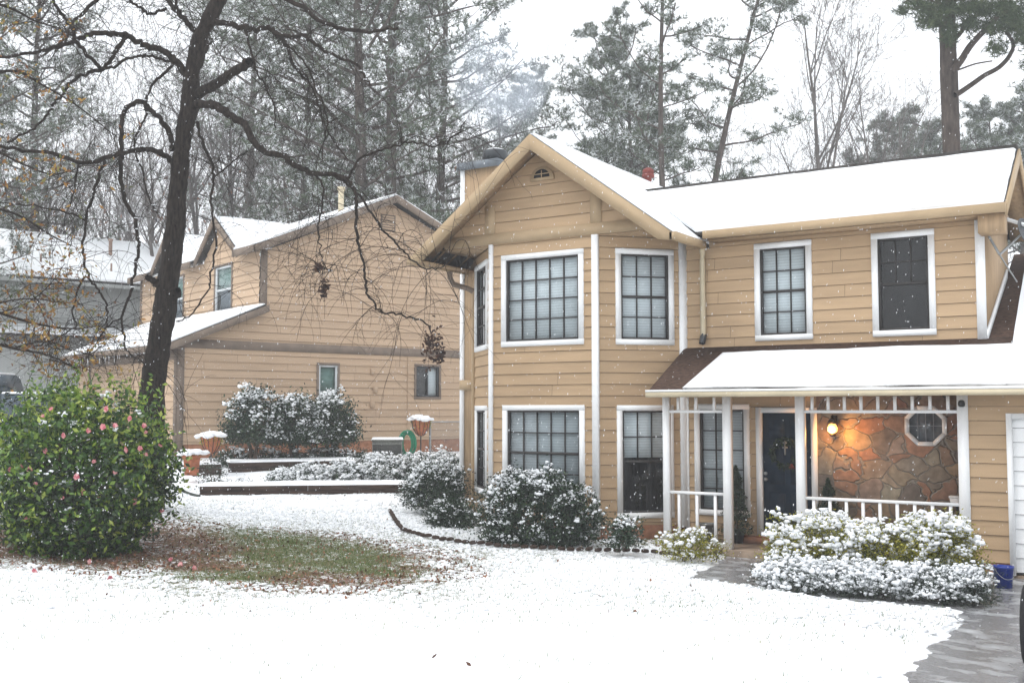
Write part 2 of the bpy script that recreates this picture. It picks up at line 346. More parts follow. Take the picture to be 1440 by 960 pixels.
def sdpoly(X, Y, poly):  # signed distance, inside positive
    d = np.full(X.shape, 1e9); n = len(poly)
    for i in range(n):
        ax, ay = poly[i][:2]; bx, by = poly[(i + 1) % n][:2]
        t = np.clip(((X - ax) * (bx - ax) + (Y - ay) * (by - ay)) / ((bx - ax) ** 2 + (by - ay) ** 2 + 1e-12), 0, 1)
        d = np.minimum(d, np.hypot(X - ax - t * (bx - ax), Y - ay - t * (by - ay)))
    return np.where(inpoly(X, Y, poly), d, -d)

# ------------------------------------------------------------------ ground and path
PATH = [gpix(*p)[:2] for p in [(958, 812), (1003, 791), (1022, 778), (1100, 776), (1075, 806), (1200, 826), (1380, 832), (1385, 822), (1398, 808), (1440, 808), (1700, 815),
        (2300, 1100), (1235, 1100), (1248, 960), (1300, 905), (1352, 872), (1344, 856), (1180, 843), (1060, 824)]]
BARE = [gpix(*p)[:2] for p in [(-300, 728), (0, 735), (240, 732), (330, 742), (450, 750), (540, 762), (640, 784), (665, 802), (640, 818), (560, 830), (450, 834), (330, 828), (200, 814), (100, 804), (0, 798), (-300, 790)]]
GREEN = [gpix(*p)[:2] for p in [(300, 744), (380, 747), (500, 762), (580, 795), (560, 815), (480, 806), (420, 796), (350, 822), (230, 816), (220, 808), (340, 800), (330, 770)]]
BED = [(-12.3, 17.4), (-11.2, 15.9), (-8.2, 15.7), (-7.0, 16.2), (-7.4, 17.5)]
def axis(a, b, st, lo, hi):
    f = list(np.arange(a, b, st)); s = st
    x = b
    while x < hi: f.append(x); s *= 1.25; x += s
    x = a; s = st; g = []
    while x > lo: s *= 1.25; x -= s; g.append(x)
    return np.array(g[::-1] + f)
xs = axis(-19, 3, .075, -420, 420); ys = axis(3.2, 21, .075, -200, 600)
X, Y = np.meshgrid(xs, ys)
Z = gzv(X, Y)
far = np.hypot(X, Y); Z = np.where(far > 100, 3.2 + 0 * Z, Z) * 1.0
sdp = sdpoly(X, Y, PATH)
wob = noise2(X, Y, 5, 11) * .05
inp = 1 / (1 + np.exp(-(sdp + wob * 1.6) / .045))
bare = 1 / (1 + np.exp(-(sdpoly(X, Y, BARE) + noise2(X, Y, 2.6, 5) * .42) / .30))
bed = 1 / (1 + np.exp(-(sdpoly(X, Y, BED)) / .12))
green = 1 / (1 + np.exp(-(sdpoly(X, Y, GREEN) + noise2(X, Y, 3, 8) * .25) / .15))
tuft = noise2(X, Y, 3.1, 21)
dd = (X * FW[0] + Y * FW[1])
sdb = sdpoly(X, Y, BARE)
lawn = np.clip(.235 + .12 * tuft + .17 * np.exp(-((dd - 16.8) / 2.2) ** 2) * (X < -7.5) + .26 * np.exp(np.clip(sdb, -9, 0) / .55) - .09 * (dd < 9) + .11 * np.exp(-((dd - 11) / 1.6) ** 2) * (X < -4), 0, .6)
cover = np.clip(np.maximum(np.maximum(bare * (.72 + .13 * noise2(X, Y, 4.5, 77)), lawn), bed * .8), 0, 1)
Z = Z + .015 * noise2(X, Y, 1.3, 2) + (1 - cover) * (.02 + .008 * noise2(X, Y, 9, 4)) + .006 * noise2(X, Y, 25, 6) * (1 - inp) - .055 * inp
nv_, nh_ = X.shape
i = np.arange(nv_ - 1)[:, None] * nh_ + np.arange(nh_ - 1)[None]
q = np.stack([i, i + 1, i + 1 + nh_, i + nh_], -1).reshape(-1, 4)
def ground_mat():
    m = bpy.data.materials.new('snowy_lawn'); m.use_nodes = True; n = m.node_tree.nodes; l = m.node_tree.links; b = n['Principled BSDF']
    b.inputs['Roughness'].default_value = .7; b.inputs['Specular IOR Level'].default_value = .15
    tc = n.new('ShaderNodeTexCoord')
    def noise(s, d=6): t = n.new('ShaderNodeTexNoise'); t.inputs['Scale'].default_value = s; t.inputs['Detail'].default_value = d; l.new(tc.outputs['Object'], t.inputs[0]); return t
    def mathn(op, a, bb, c=False):
        t = n.new('ShaderNodeMath'); t.operation = op; t.use_clamp = c
        for k, v in enumerate((a, bb)):
            if isinstance(v, (int, float)): t.inputs[k].default_value = v
            else: l.new(v, t.inputs[k])
        return t.outputs[0]
    ac = n.new('ShaderNodeAttribute'); ac.attribute_name = 'bare'; ag = n.new('ShaderNodeAttribute'); ag.attribute_name = 'green'
    f1 = noise(16, 8); f2 = noise(60, 4)
    s = mathn('ADD', mathn('MULTIPLY', mathn('SUBTRACT', f1.outputs[0], .5), 1.1), mathn('MULTIPLY', mathn('SUBTRACT', f2.outputs[0], .5), .9))
    t = mathn('ADD', s, ac.outputs['Fac'])
    mr = n.new('ShaderNodeMapRange'); mr.inputs[1].default_value = .46; mr.inputs[2].default_value = .62; l.new(t, mr.inputs[0])
    r1 = n.new('ShaderNodeValToRGB'); l.new(noise(35, 8).outputs[0], r1.inputs[0]); e = r1.color_ramp.elements; e[0].position = .35; e[0].color = (.03, .016, .011, 1); e[1].position = .68; e[1].color = (.27, .13, .075, 1)
    x = e.new(.5); x.color = (.12, .062, .04, 1)
    r2 = n.new('ShaderNodeValToRGB'); l.new(noise(45, 6).outputs[0], r2.inputs[0]); e = r2.color_ramp.elements; e[0].position = .35; e[0].color = (.045, .07, .02, 1); e[1].position = .7; e[1].color = (.20, .20, .09, 1)
    gg = mathn('ADD', ag.outputs['Fac'], mathn('MULTIPLY', mathn('SUBTRACT', noise(5, 5).outputs[0], .5), 1.4), True)
    m1 = n.new('ShaderNodeMix'); m1.data_type = 'RGBA'; l.new(gg, m1.inputs[0]); l.new(r1.outputs[0], m1.inputs[6]); l.new(r2.outputs[0], m1.inputs[7])
    m2 = n.new('ShaderNodeMix'); m2.data_type = 'RGBA'; l.new(mr.outputs[0], m2.inputs[0]); m2.inputs[6].default_value = (.88, .90, .92, 1); l.new(m1.outputs[2], m2.inputs[7])
    l.new(m2.outputs[2], b.inputs['Base Color'])
    bm = n.new('ShaderNodeBump'); bm.inputs['Strength'].default_value = .7; bm.inputs['Distance'].default_value = .03
    l.new(mathn('ADD', mathn('MULTIPLY', f1.outputs[0], .6), mathn('MULTIPLY', f2.outputs[0], .4)), bm.inputs['Height']); l.new(bm.outputs[0], b.inputs['Normal'])
    return m
for k_ in ('siding', 'nsiding'):   # boards weather differently
    n_t = M[k_].node_tree; b_n = n_t.nodes['Principled BSDF']; src = b_n.inputs['Base Color'].links[0].from_socket
    at_ = n_t.nodes.new('ShaderNodeAttribute'); at_.attribute_name = 'tone'; hv = n_t.nodes.new('ShaderNodeHueSaturation'); r_m = n_t.nodes.new('ShaderNodeMapRange'); r_m.inputs[3].default_value = .94; r_m.inputs[4].default_value = 1.05
    n_t.links.new(at_.outputs['Fac'], r_m.inputs[0]); n_t.links.new(r_m.outputs[0], hv.inputs['Value']); n_t.links.new(src, hv.inputs['Color']); n_t.links.new(hv.outputs[0], b_n.inputs['Base Color'])
M['ground'] = ground_mat()
g = link('ground', np.stack([X, Y, Z], -1).reshape(-1, 3), q, M['ground'], None, True); g['kind'] = 'structure'
gr_att = np.clip(.12 + .8 * green + .55 * (1 - bare) + .12 * noise2(X, Y, 5, 31), 0, 1)
for nm, arr in (('bare', cover), ('green', gr_att)):
    a = g.data.attributes.new(nm, 'FLOAT', 'POINT'); a.data.foreach_set('value', arr.ravel().astype(np.float32))
# wet slate walk / driveway sheet
def path_mat():
    m = bpy.data.materials.new('wet_paving'); m.use_nodes = True; n = m.node_tree.nodes; l = m.node_tree.links; b = n['Principled BSDF']
    tc = n.new('ShaderNodeTexCoord')
    def noise(s, d=6): t = n.new('ShaderNodeTexNoise'); t.inputs['Scale'].default_value = s; t.inputs['Detail'].default_value = d; l.new(tc.outputs['Object'], t.inputs[0]); return t
    a = noise(3.2, 10); r = n.new('ShaderNodeMapRange'); r.inputs[1].default_value = .49; r.inputs[2].default_value = .80; l.new(a.outputs[0], r.inputs[0])
    c = noise(30, 7); cr = n.new('ShaderNodeValToRGB'); l.new(c.outputs[0], cr.inputs[0]); e = cr.color_ramp.elements; e[0].position = .35; e[0].color = (.12, .12, .125, 1); e[1].position = .7; e[1].color = (.30, .30, .31, 1)
    x = n.new('ShaderNodeMix'); x.data_type = 'RGBA'; l.new(r.outputs[0], x.inputs[0]); l.new(cr.outputs[0], x.inputs[6]); x.inputs[7].default_value = (.62, .64, .66, 1)
    l.new(x.outputs[2], b.inputs['Base Color'])
    rr = n.new('ShaderNodeMapRange'); rr.inputs[3].default_value = .22; rr.inputs[4].default_value = .7; l.new(r.outputs[0], rr.inputs[0]); l.new(rr.outputs[0], b.inputs['Roughness'])
    bm = n.new('ShaderNodeBump'); bm.inputs['Strength'].default_value = .5; bm.inputs['Distance'].default_value = .02; l.new(c.outputs[0], bm.inputs['Height']); l.new(bm.outputs[0], b.inputs['Normal'])
    return m
M['paving'] = path_mat()
px_ = np.arange(-9.5, 8.2, .2); py_ = np.arange(2.2, 17.2, .2); PX, PY = np.meshgrid(px_, py_)
PZ = gzv(PX, PY) - .022 + .004 * noise2(PX, PY, 2, 3)
sdq = sdpoly(PX, PY, PATH)
a, b_ = PX.shape; i = np.arange(a - 1)[:, None] * b_ + np.arange(b_ - 1)[None]
keep = (np.maximum.reduce([sdq[:-1, :-1], sdq[1:, :-1], sdq[:-1, 1:], sdq[1:, 1:]]) > -.1).ravel()
q = np.stack([i, i + 1, i + 1 + b_, i + b_], -1).reshape(-1, 4)[keep]
used = np.unique(q); mp_ = np.full(PX.size, -1); mp_[used] = np.arange(len(used))
p_ = link('path', np.stack([PX, PY, PZ], -1).reshape(-1, 3)[used], mp_[q], M['paving'], None, True); p_['kind'] = 'structure'

# ------------------------------------------------------------------ wall frames
class Fr:
    """a vertical wall plane: s runs along it, z up, o outwards"""
    def __init__(s, p, d):
        d = np.array(d, float); s.d = d / np.linalg.norm(d); s.p = np.array(p, float); s.n = np.array([s.d[1], -s.d[0]])
    def P(s, a, z, o=0): q = s.p + s.d * a + s.n * o; return (q[0], q[1], z)
    def box(s, mb, s0, s1, z0, z1, o0, o1):
        mb.hexa([s.P(s0, z0, o1), s.P(s1, z0, o1), s.P(s1, z0, o0), s.P(s0, z0, o0), s.P(s0, z1, o1), s.P(s1, z1, o1), s.P(s1, z1, o0), s.P(s0, z1, o0)])
    def px(s, x, y):
        p = onp(x, y, (*s.p, 0), (*s.n, 0)); return float((p[:2] - s.p) @ s.d), float(p[2])
def siding(mb, fr, poly, opens=(), ex=.2, lip=.022, zoff=0, flat=False):
    """clapboard courses over a convex polygon [(s,z)], minus rectangular openings"""
    zs = sorted(set([round(p[1], 4) for p in poly])); zlo, zhi = zs[0], zs[-1]
    cuts = set(zs); k = math.floor((zlo - zoff) / ex)
    while zoff + k * ex < zhi: 
        if zoff + k * ex > zlo: cuts.add(round(zoff + k * ex, 4))
        k += 1
    for o in opens:
        for z in (o[1], o[3]):
            if zlo < z < zhi: cuts.add(round(z, 4))
    cuts = sorted(cuts)
    def span(z):
        xs_ = []
        n = len(poly)
        for i in range(n):
            (x0, z0), (x1, z1) = poly[i], poly[(i + 1) % n]
            if abs(z1 - z0) < 1e-6:
                if abs(z - z0) < 1e-6: xs_ += [x0, x1]
            elif min(z0, z1) - 1e-6 <= z <= max(z0, z1) + 1e-6: xs_.append(x0 + (x1 - x0) * (z - z0) / (z1 - z0))
        return min(xs_), max(xs_)
    for z0, z1 in zip(cuts[:-1], cuts[1:]):
        if z1 - z0 < .002: continue
        kk = math.floor((z0 + 1e-4 - zoff) / ex); zb = zoff + kk * ex
        o0 = lip * (1 - (z0 - zb) / ex) if not flat else 0; o1 = lip * (1 - (z1 - zb) / ex) if not flat else 0
        top_ = abs((z1 - zb) - ex) < .002 and not flat
        z1s = z1 - .006 if top_ and z1 - z0 > .03 else z1
        a0, b0 = span(z0 + 1e-5); a1, b1 = span(z1 - 1e-5)
        gaps = sorted([(o[0], o[2]) for o in opens if o[1] < (z0 + z1) / 2 < o[3]])
        st = [(a0, a1)]; ed = []
        for g0, g1 in gaps: ed.append((g0, g0)); st.append((g1, g1))
        ed.append((b0, b1))
        for (l0, l1), (r0, r1) in zip(st, ed):
            if r0 - l0 < .001 and r1 - l1 < .001: continue
            js = []
            if not flat and abs((r0 - l0) - (r1 - l1)) < .5:
                rj = random.Random(kk * 131 + int(abs(zlo) * 10)); x = l0 + rj.uniform(.4, 2.4)
                while x < r0 - .5: js.append(x); x += rj.uniform(1.8, 3.2)
            cx = [(l0, l1)] + [(x, x) for x in js if l1 < x < r1] + [(r0, r1)]
            for (u0, u1), (w0_, w1_) in zip(cx[:-1], cx[1:]):
                g_ = .004 if (w0_, w1_) != (r0, r1) else 0
                mb.quad(fr.P(u0, z0, o0), fr.P(w0_ - g_, z0, o0), fr.P(w1_ - g_, z1s, o1), fr.P(u1, z1s, o1)); mb.board = getattr(mb, 'board', []) + [len(mb.f) - 1]
            if not flat and abs(z0 - zb) < .002: mb.quad(fr.P(l0, z0, -.03), fr.P(r0, z0, -.03), fr.P(r0, z0, o0), fr.P(l0, z0, o0))
def window(house, fr, s0, z0, s1, z1, tw=.095, cols=3, rows=4, style='blind', mid=True, tm='white', proud=.045, fm='frame', bz=None, bm='blind', mun=.02, frame_w=.035, label=None, upper_only=False, dark_back='dark'):
    """s0..z1: outer edge of the trim. Returns opening."""
    a, b, c, d = s0 + tw, z0 + tw, s1 - tw, z1 - tw
    m = MB()
    for q in ((s0, s1, z0, b), (s0, s1, d, z1), (s0, a, b, d), (c, s1, b, d)): fr.box(m, *q, -.06, proud)
    w = m.build('window', M[tm], house)
    if label: w['label'] = label
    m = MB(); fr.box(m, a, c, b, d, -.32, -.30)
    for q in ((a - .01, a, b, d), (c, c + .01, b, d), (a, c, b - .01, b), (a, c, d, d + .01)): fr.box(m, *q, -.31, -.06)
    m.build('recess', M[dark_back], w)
    m = MB(); e = frame_w
    for q in ((a, a + e, b, d), (c - e, c, b, d), (a + e, c - e, b, b + e), (a + e, c - e, d - e, d)): fr.box(m, *q, -.05, .012)
    if mid: fr.box(m, a + e, c - e, (b + d) / 2 - .022, (b + d) / 2 + .022, -.05, .006)
    m.build('sash', M[fm], w)
    if cols > 1 or rows > 1:
        m = MB(); A, B, C_, D_ = a + e, b + e, c - e, d - e
        lo = (b + d) / 2 if upper_only else B
        for k in range(1, cols): x = A + (C_ - A) * k / cols; fr.box(m, x - mun / 2, x + mun / 2, lo, D_, -.04, -.012)
        for k in range(1, rows):
            z = B + (D_ - B) * k / rows
            if mid and abs(k - rows / 2) < .1 or z < lo: continue
            fr.box(m, A, C_, z - mun / 2, z + mun / 2, -.038, -.010)
        m.build('muntin', M[fm], w)
    if style == 'blind' or style == 'half':
        zb = bz if bz is not None else b + .01
        m = MB(); fr.box(m, a + .01, c - .01, zb, d - .01, -.062, -.05); m.build('blind', M[bm], w)
    m = MB(); m.quad(fr.P(a, b, -.03), fr.P(c, b, -.03), fr.P(c, d, -.03), fr.P(a, d, -.03)); m.build('pane', M['pane'], w)
    return (a, b, c, d)
def snowsheet(name, parent, p00, p10, p11, p01, th=.055, st=.16, edges=(1, 1, 1, 1), seed=0, inset=.03, lift=.0, fall=.10):
    """bumpy snow layer over the quad p00->p10 (u) and p00->p01 (v); edges: u0,u1,v0,v1 taper flags"""
    p00, p10, p11, p01 = [np.array(p, float) for p in (p00, p10, p11, p01)]
    Lu = np.linalg.norm(p10 - p00); Lv = np.linalg.norm(p01 - p00)
    def ax(Lx, e0, e1):
        base = list(np.linspace(0, Lx, max(3, int(Lx / st)))); ex = [0.012, .03, .06, .1]
        if e0: base += ex
        if e1: base += [Lx - e for e in ex]
        return np.array(sorted(set(b for b in base if 0 <= b <= Lx)))
    us = ax(Lu, edges[0], edges[1]); vv = ax(Lv, edges[2], edges[3]); U, V = np.meshgrid(us, vv)
    nrm = np.cross(p10 - p00, p01 - p00); nrm /= np.linalg.norm(nrm); nrm = nrm if nrm[2] > 0 else -nrm
    du = np.minimum(U if edges[0] else 9 + 0 * U, Lu - U if edges[1] else 9 + 0 * U); dv = np.minimum(V if edges[2] else 9 + 0 * V, Lv - V if edges[3] else 9 + 0 * V)
    d = np.minimum(du, dv); k = np.clip(d / fall, 0, 1); k = np.sqrt(1 - (1 - k) ** 2)
    t = th * k * (1 + .25 * noise2(U, V, 2.2, seed + 1)) + .004 * noise2(U, V, 14, seed + 2) * k
    cu, cv = Lu / 2, Lv / 2
    nz = inset * (.5 + .5 * noise2(U, V, 4, seed + 5))
    Ui = np.where(U < .02, U + nz * edges[0], np.where(U > Lu - .02, U - nz * edges[1], U)); Vi = np.where(V < .02, V + nz * edges[2], np.where(V > Lv - .02, V - nz * edges[3], V))
    fu, fv = (Ui / Lu)[..., None], (Vi / Lv)[..., None]
    P = (p00 * (1 - fu) + p10 * fu) * (1 - fv) + (p01 * (1 - fu) + p11 * fu) * fv + nrm * (t[..., None] + lift)
    nv, nh = U.shape; i = np.arange(nv - 1)[:, None] * nh + np.arange(nh - 1)[None]
    q = np.stack([i, i + 1, i + 1 + nh, i + nh], -1).reshape(-1, 4)
    # underside skirt
    V0 = P.reshape(-1, 3); base = V0 - nrm * (t.reshape(-1, 1) + .0)
    rim = list(range(nh)) + [r * nh + nh - 1 for r in range(1, nv)] + [(nv - 1) * nh + c for c in range(nh - 2, -1, -1)] + [r * nh for r in range(nv - 2, 0, -1)]
    n0 = len(V0); RV = base[rim]; sk = [(rim[k], rim[(k + 1) % len(rim)], n0 + (k + 1) % len(rim), n0 + k) for k in range(len(rim))]
    return link(name, np.concatenate([V0, RV]), [q, np.array(sk)], M['snow'], parent, True)
def slab(mb, a, b, c, d, th):
    a, b, c, d = [np.array(p, float) for p in (a, b, c, d)]; v = np.array([0, 0, -th])
    mb.hexa([a + v, b + v, c + v, d + v, a, b, c, d])

# ------------------------------------------------------------------ the tan house
HS = thing('house', (-7, 18, .1), 'tan two storey house with white window trim, bay gable and snowy porch roof', 'house')
YM, YG, YB = 17.5, 16.3, 16.35
FM = Fr((0, YM), (1, 0)); FG = Fr((0, YG), (1, 0)); FB = Fr((0, YB), (1, 0))
FRt = Fr((-8.66, YB), (1, 1)); FLt = Fr((-12.20, 17.68), (1.34, -1.33)); LL = math.hypot(1.34, 1.33)
FS = Fr((-2.56, YM), (0, 1))
ZF = .13
# windows first (openings)
oB1 = window(HS, FB, -10.63, 3.5, -8.91, 5.19, cols=5, rows=4, mid=False, bm='blind')
oB2 = window(HS, FB, -10.60, .72, -8.90, 2.435, cols=5, rows=4, mid=True, bm='blind2')
oR1 = window(HS, FRt, .34, 3.49, 1.42, 5.185, cols=3, rows=4, bm='blind')
oR2 = window(HS, FRt, .35, .47, 1.39, 2.43, cols=3, rows=4, bz=1.52, bm='blind', upper_only=True, label='bay side window with its blind half raised over a dark room')
oL1 = window(HS, FLt, .36, 3.49, 1.58, 5.2, cols=3, rows=4, bz=4.4, bm='blind')
oL2 = window(HS, FLt, .42, .75, 1.55, 2.43, cols=3, rows=4, bz=1.2, bm='blind2')
oM1 = window(HS, FM, -6.2, 3.52, -5.215, 5.185, cols=3, rows=4, bm='blind')
oM2 = window(HS, FM, -4.24, 3.52, -3.275, 5.19, cols=3, rows=4, style='dark', upper_only=True, label='bare dark window with no blind')
oM3 = window(HS, FM, -7.33, .53, -6.33, 2.45, cols=3, rows=5, mid=False, bm='blind2')
# siding
def wallp(fr, poly, opens=(), m='siding', ex=.2, name='wall', zoff=0, lip=.021):
    mb = MB(); siding(mb, fr, poly, opens, ex, lip, zoff); return mb.build(name, M[m], HS)
wallp(FB, [(-10.86, .35), (-8.66, .35), (-8.66, 5.45), (-10.86, 5.45)], [oB1, oB2])
wallp(FRt, [(0, .35), (1.64, .35), (1.64, 5.45), (0, 5.45)], [oR1, oR2])
wallp(FLt, [(0, .35), (LL, .35), (LL, 5.45), (0, 5.45)], [oL1, oL2])
DO = (-6.12, .1, -5.26, 2.30)
wallp(FM, [(-7.5, .1), (-5.17, .1), (-5.17, 3.3), (-7.5, 3.3)], [oM3, (-6.14, .1, -5.24, 2.31)])
wallp(FM, [(-7.5, 3.3), (-2.56, 3.3), (-2.56, 5.42), (-7.5, 5.42)], [oM1, oM2])
wallp(FG, [(-2.72, .22), (-2.16, .22), (-2.16, 2.62), (-2.72, 2.62)])
wallp(FG, [(-2.16, 2.25), (3.6, 2.25), (3.6, 2.62), (-2.16, 2.62)])
# gable wall over the bay
AP, EL = (-9.74, 7.02), 5.40
wallp(FB, [(-11.84, 5.62), (-7.62, 5.62), (-9.74, 7.12)], ex=.205, zoff=.08)
mb = MB(); FB.box(mb, -11.92, -7.53, 5.42, 5.62, -.04, .05); mb.build('frieze_board', M['tan_trim'], HS)
for s in (-10.93, -8.70): mb = MB(); zt = 7.02 - abs(s + 9.74) * .752 + .02; FB.box(mb, s - .06, s + .15, 5.62, zt, -.02, .042); mb.build('gable_stud', M['tan_trim'], HS)
mb = MB(); mb.prism([(-12.08, YB + .04, 5.40), (-7.42, YB + .04, 5.40), (-7.42, 17.5, 5.40), (-12.08, 17.7, 5.40)], (0, 0, .03)); mb.build('bay_soffit', M['siding_plain'], HS)
# side walls, rear
mb = MB()
FS.box(mb, 0, 2.6, 3.3, 5.45, -.04, 0)
mb.prism([(-2.56, 17.5, 5.44), (-2.56, 20.1, 5.44), (-2.56, 18.8, 6.42)], (-.04, 0, 0))
mb.box(-12.1, -12.06, 17.8, 26, .1, 5.4); mb.box(-12.1, 3.6, 25.96, 26, .1, 5.3); mb.box(3.56, 3.6, 16.34, 26, .1, 2.7); mb.box(-2.76, -2.72, YG + .02, YM, .1, 2.7)
mb.prism([(-12.1, 25.9, 5.3), (-7.3, 25.9, 5.3), (-9.7, 25.9, 7.05)], (0, .04, 0))
mb.build('side_wall', M['siding_plain'], HS)
# dark core so no light passes
mb = MB(); mb.box(-11.9, -7.6, 18.3, 25.8, .1, 5.3); mb.box(-7.3, -2.8, 17.9, 19.9, .1, 5.3); mb.box(-2.6, 3.4, 16.9, 24, .1, 2.5); mb.build('core', M['dark'], HS)
# foundation
for fr_, q_ in ((FB, (-10.86, -8.66, -.1, .36, -.1, .004)), (FRt, (0.01, 1.6, -.1, .36, -.1, .003)), (FLt, (0, LL - .01, -.1, .36, -.1, .002)), (FG, (-2.72, -2.1, -.1, .22, -.1, .004))):
    mb = MB(); fr_.box(mb, *q_); mb.build('foundation', M['brick'], HS)
# corner boards
def cboard(fr, s0, s1, z0, z1, o=.05, m='white', p=HS, n='corner_board'):
    mb = MB(); fr.box(mb, s0, s1, z0, z1, -.01, o); return mb.build(n, M[m], p)
cboard(FB, -8.735, -8.615, .17, 5.415, .055); cboard(FB, -10.90, -10.82, .3, 5.415, .055)
cboard(FRt, 1.52, 1.66, .3, 5.35, .05)
cboard(FM, -7.50, -7.44, .13, 2.6, .03)
cboard(FM, -2.68, -2.55, 3.42, 5.36, .05)
cboard(FG, -2.80, -2.655, .13, 2.56, .04)
# side trim following the garage roof
mb = MB(); mb.prism([(-2.555, 17.46, 3.40), (-2.555, 17.46, 3.56), (-2.555, 19.75, 4.75), (-2.555, 19.75, 4.58)], (.03, 0, 0)); mb.build('rake_trim', M['white'], HS)
# --- gable roof (ridge runs back)
def gable_roof():
    y0, y1 = 15.9, 26.3; apx = (-9.74, 7.26); L_, R_ = (-12.44, 5.23), (-7.02, 5.25)
    mb = MB()
    for e in (L_, R_):
        slab(mb, (e[0], y0, e[1]), (apx[0], y0, apx[1]), (apx[0], y1, apx[1]), (e[0], y1, e[1]), .07)
    rf = mb.build('roof', M['dshingle'], HS)
    for e, sd in ((L_, 1), (R_, 7)):
        k = .03 * (1 if e[0] > -9 else -1)
        snowsheet('roof_snow', rf, (e[0], y0 + .02, e[1]), (apx[0], y0 + .02, apx[1]), (apx[0], y1, apx[1]), (e[0], y1, e[1]), .05, .2, (1, 0, 1, 1), sd, .02, .002)
    for e in (L_, R_):
        mb = MB(); mb.prism([(e[0], y0 - .03, e[1] - .005), (apx[0], y0 - .03, apx[1] - .005), (apx[0], y0 - .03, apx[1] - .285), (e[0] + (.25 if e[0] < -9 else -.25), y0 - .03, e[1] - .10), (e[0], y0 - .03, e[1] - .13)], (0, .045, 0))
        mb.build('rake_board', M['tan_trim'], HS)
        # rake soffit
        mb = MB(); slab(mb, (e[0], y0 + .02, e[1] - .09), (apx[0], y0 + .02, apx[1] - .09), (apx[0], YB + .02, apx[1] - .09), (e[0], YB + .02, e[1] - .09), .02)
        mb.build('soffit', M['siding_plain'], HS)
    # eave fascia + gutters both sides
    mb = MB(); mb.box(-12.50, -12.38, 15.88, 17.66, 5.12, 5.235); mb.build('gutter', M['tan_trim'], HS)
    mb = MB(); mb.box(-7.06, -6.94, 15.87, 17.15, 5.13, 5.25); mb.build('gutter', M['tan_trim'], HS)
    mb = MB()
    mb.box(-12.4, -12.1, 15.93, 17.66, 5.14, 5.16)
    for k in range(4): y = 16.1 + k * .42; mb.prism([(-12.38, y, 5.19), (-12.38, y, 5.26), (-11.6, y, 5.86), (-11.6, y, 5.79)], (0, .05, 0))
    mb.build('rafter', M['siding_plain'], HS)
gable_roof()
# arched gable vent
mb = MB(); c = (-9.74, 6.53)
pts = [(c[0] - .24, c[1] - .03)] + [(c[0] + .24 * math.cos(t), c[1] + .22 * math.sin(t)) for t in np.linspace(math.pi, 0, 15)] + [(c[0] + .24, c[1] - .03)]
mb.prism([FB.P(a, z, .06) for a, z in pts], (0, .05, 0)); v = mb.build('gable_vent', M['tan_trim'], HS)
mb = MB(); pts = [(c[0] + .165 * math.cos(t), c[1] + .02 + .15 * math.sin(t)) for t in np.linspace(math.pi, 0, 13)]
mb.prism([FB.P(a, z, .066) for a, z in pts], (0, .02, 0)); mb.build('opening', M['dark'], v)
mb = MB(); FB.box(mb, c[0] - .15, c[0] + .15, c[1] + .075, c[1] + .09, .06, .075); FB.box(mb, c[0] - .008, c[0] + .008, c[1] + .02, c[1] + .15, .06, .073); mb.build('louvre', M['tan_trim'], v)
# --- wing roof
e0, e1, rz, ry = 17.08, 20.5, 6.60, 18.8; xa, xb = -9.0, -2.2; xe = -7.08
mb = MB()
slab(mb, (xe, e0, 5.42), (xb, e0, 5.42), (xb, ry, rz), (xe, ry, rz), .06)
mb.prism([(xe, e0, 5.42), (xe, ry, rz), (xa, ry, rz)], (0, 0, -.06))
slab(mb, (xa, ry, rz), (xb, ry, rz), (xb, e1, 5.42), (xa, e1, 5.42), .06)
rf = mb.build('roof', M['dshingle'], HS)
snowsheet('roof_snow', rf, (-7.1, e0, 5.42), (xb, e0, 5.42), (xb, ry - .03, rz - .02), (-8.95, ry - .03, rz - .02), .055, .2, (0, 1, 1, 1), 21, .03, .002, .05)
snowsheet('roof_snow', rf, (xa, e1, 5.42), (xb, e1, 5.42), (xb, ry + .03, rz - .02), (xa, ry + .03, rz - .02), .055, .3, (0, 1, 1, 1), 23, .02, .002, .05)
mb = MB(); mb.box(-8.9, xb - .01, ry - .09, ry + .09, rz - .01, rz + .055); mb.build('ridge_cap', M['dshingle'], HS)
mb = MB(); mb.box(-6.94, xb + .02, e0 - .10, e0 + .02, 5.28, 5.415); mb.build('gutter', M['tan_trim'], HS)
mb = MB(); mb.box(-6.9, xb, e0 + .03, YM - .01, 5.26, 5.28); mb.build('soffit', M['siding_plain'], HS)
for ya, yb_ in ((e0, ry), (e1, ry)):
    mb = MB(); mb.prism([(xb, ya, 5.41), (xb, yb_, rz - .01), (xb, yb_, rz - .22), (xb, ya, 5.23)], (.035, 0, 0)); mb.build('rake_board', M['tan_trim'], HS)
    mb = MB(); slab(mb, (-2.56, ya, 5.33), (xb, ya, 5.33), (xb, ry, rz - .09), (-2.56, ry, rz - .09), .02); mb.build('soffit', M['siding_plain'], HS)
mb = MB(); mb.box(-2.58, -2.22, 17.1, 17.48, 5.0, 5.28); mb.build('soffit_return', M['siding_plain'], HS)
# downspouts
def spout(pts, r, m, n='downspout', kind='box'):
    mb = MB(); mb.tube(pts, r, 4 if kind == 'box' else 8); o = mb.build(n, M[m], HS); return o
spout([(-7.0, 17.1, 5.2), (-7.08, 17.3, 5.1), (-7.12, 17.42, 4.95), (-7.12, 17.42, 3.62)], .055, 'cream')
spout([(-7.12, 17.42, 3.66), (-7.12, 17.35, 3.50)], .06, 'metal', 'spout_end')
spout([(-12.44, 17.2, 5.14), (-12.44, 17.2, 5.0), (-12.38, 17.25, 4.86), (-12.2, 17.45, 4.80), (-12.06, 17.50, 4.72)], .055, 'ntrim', kind='r')
spout([(-12.06, 17.50, 4.76), (-12.06, 17.50, .4)], .05, 'tan_trim')
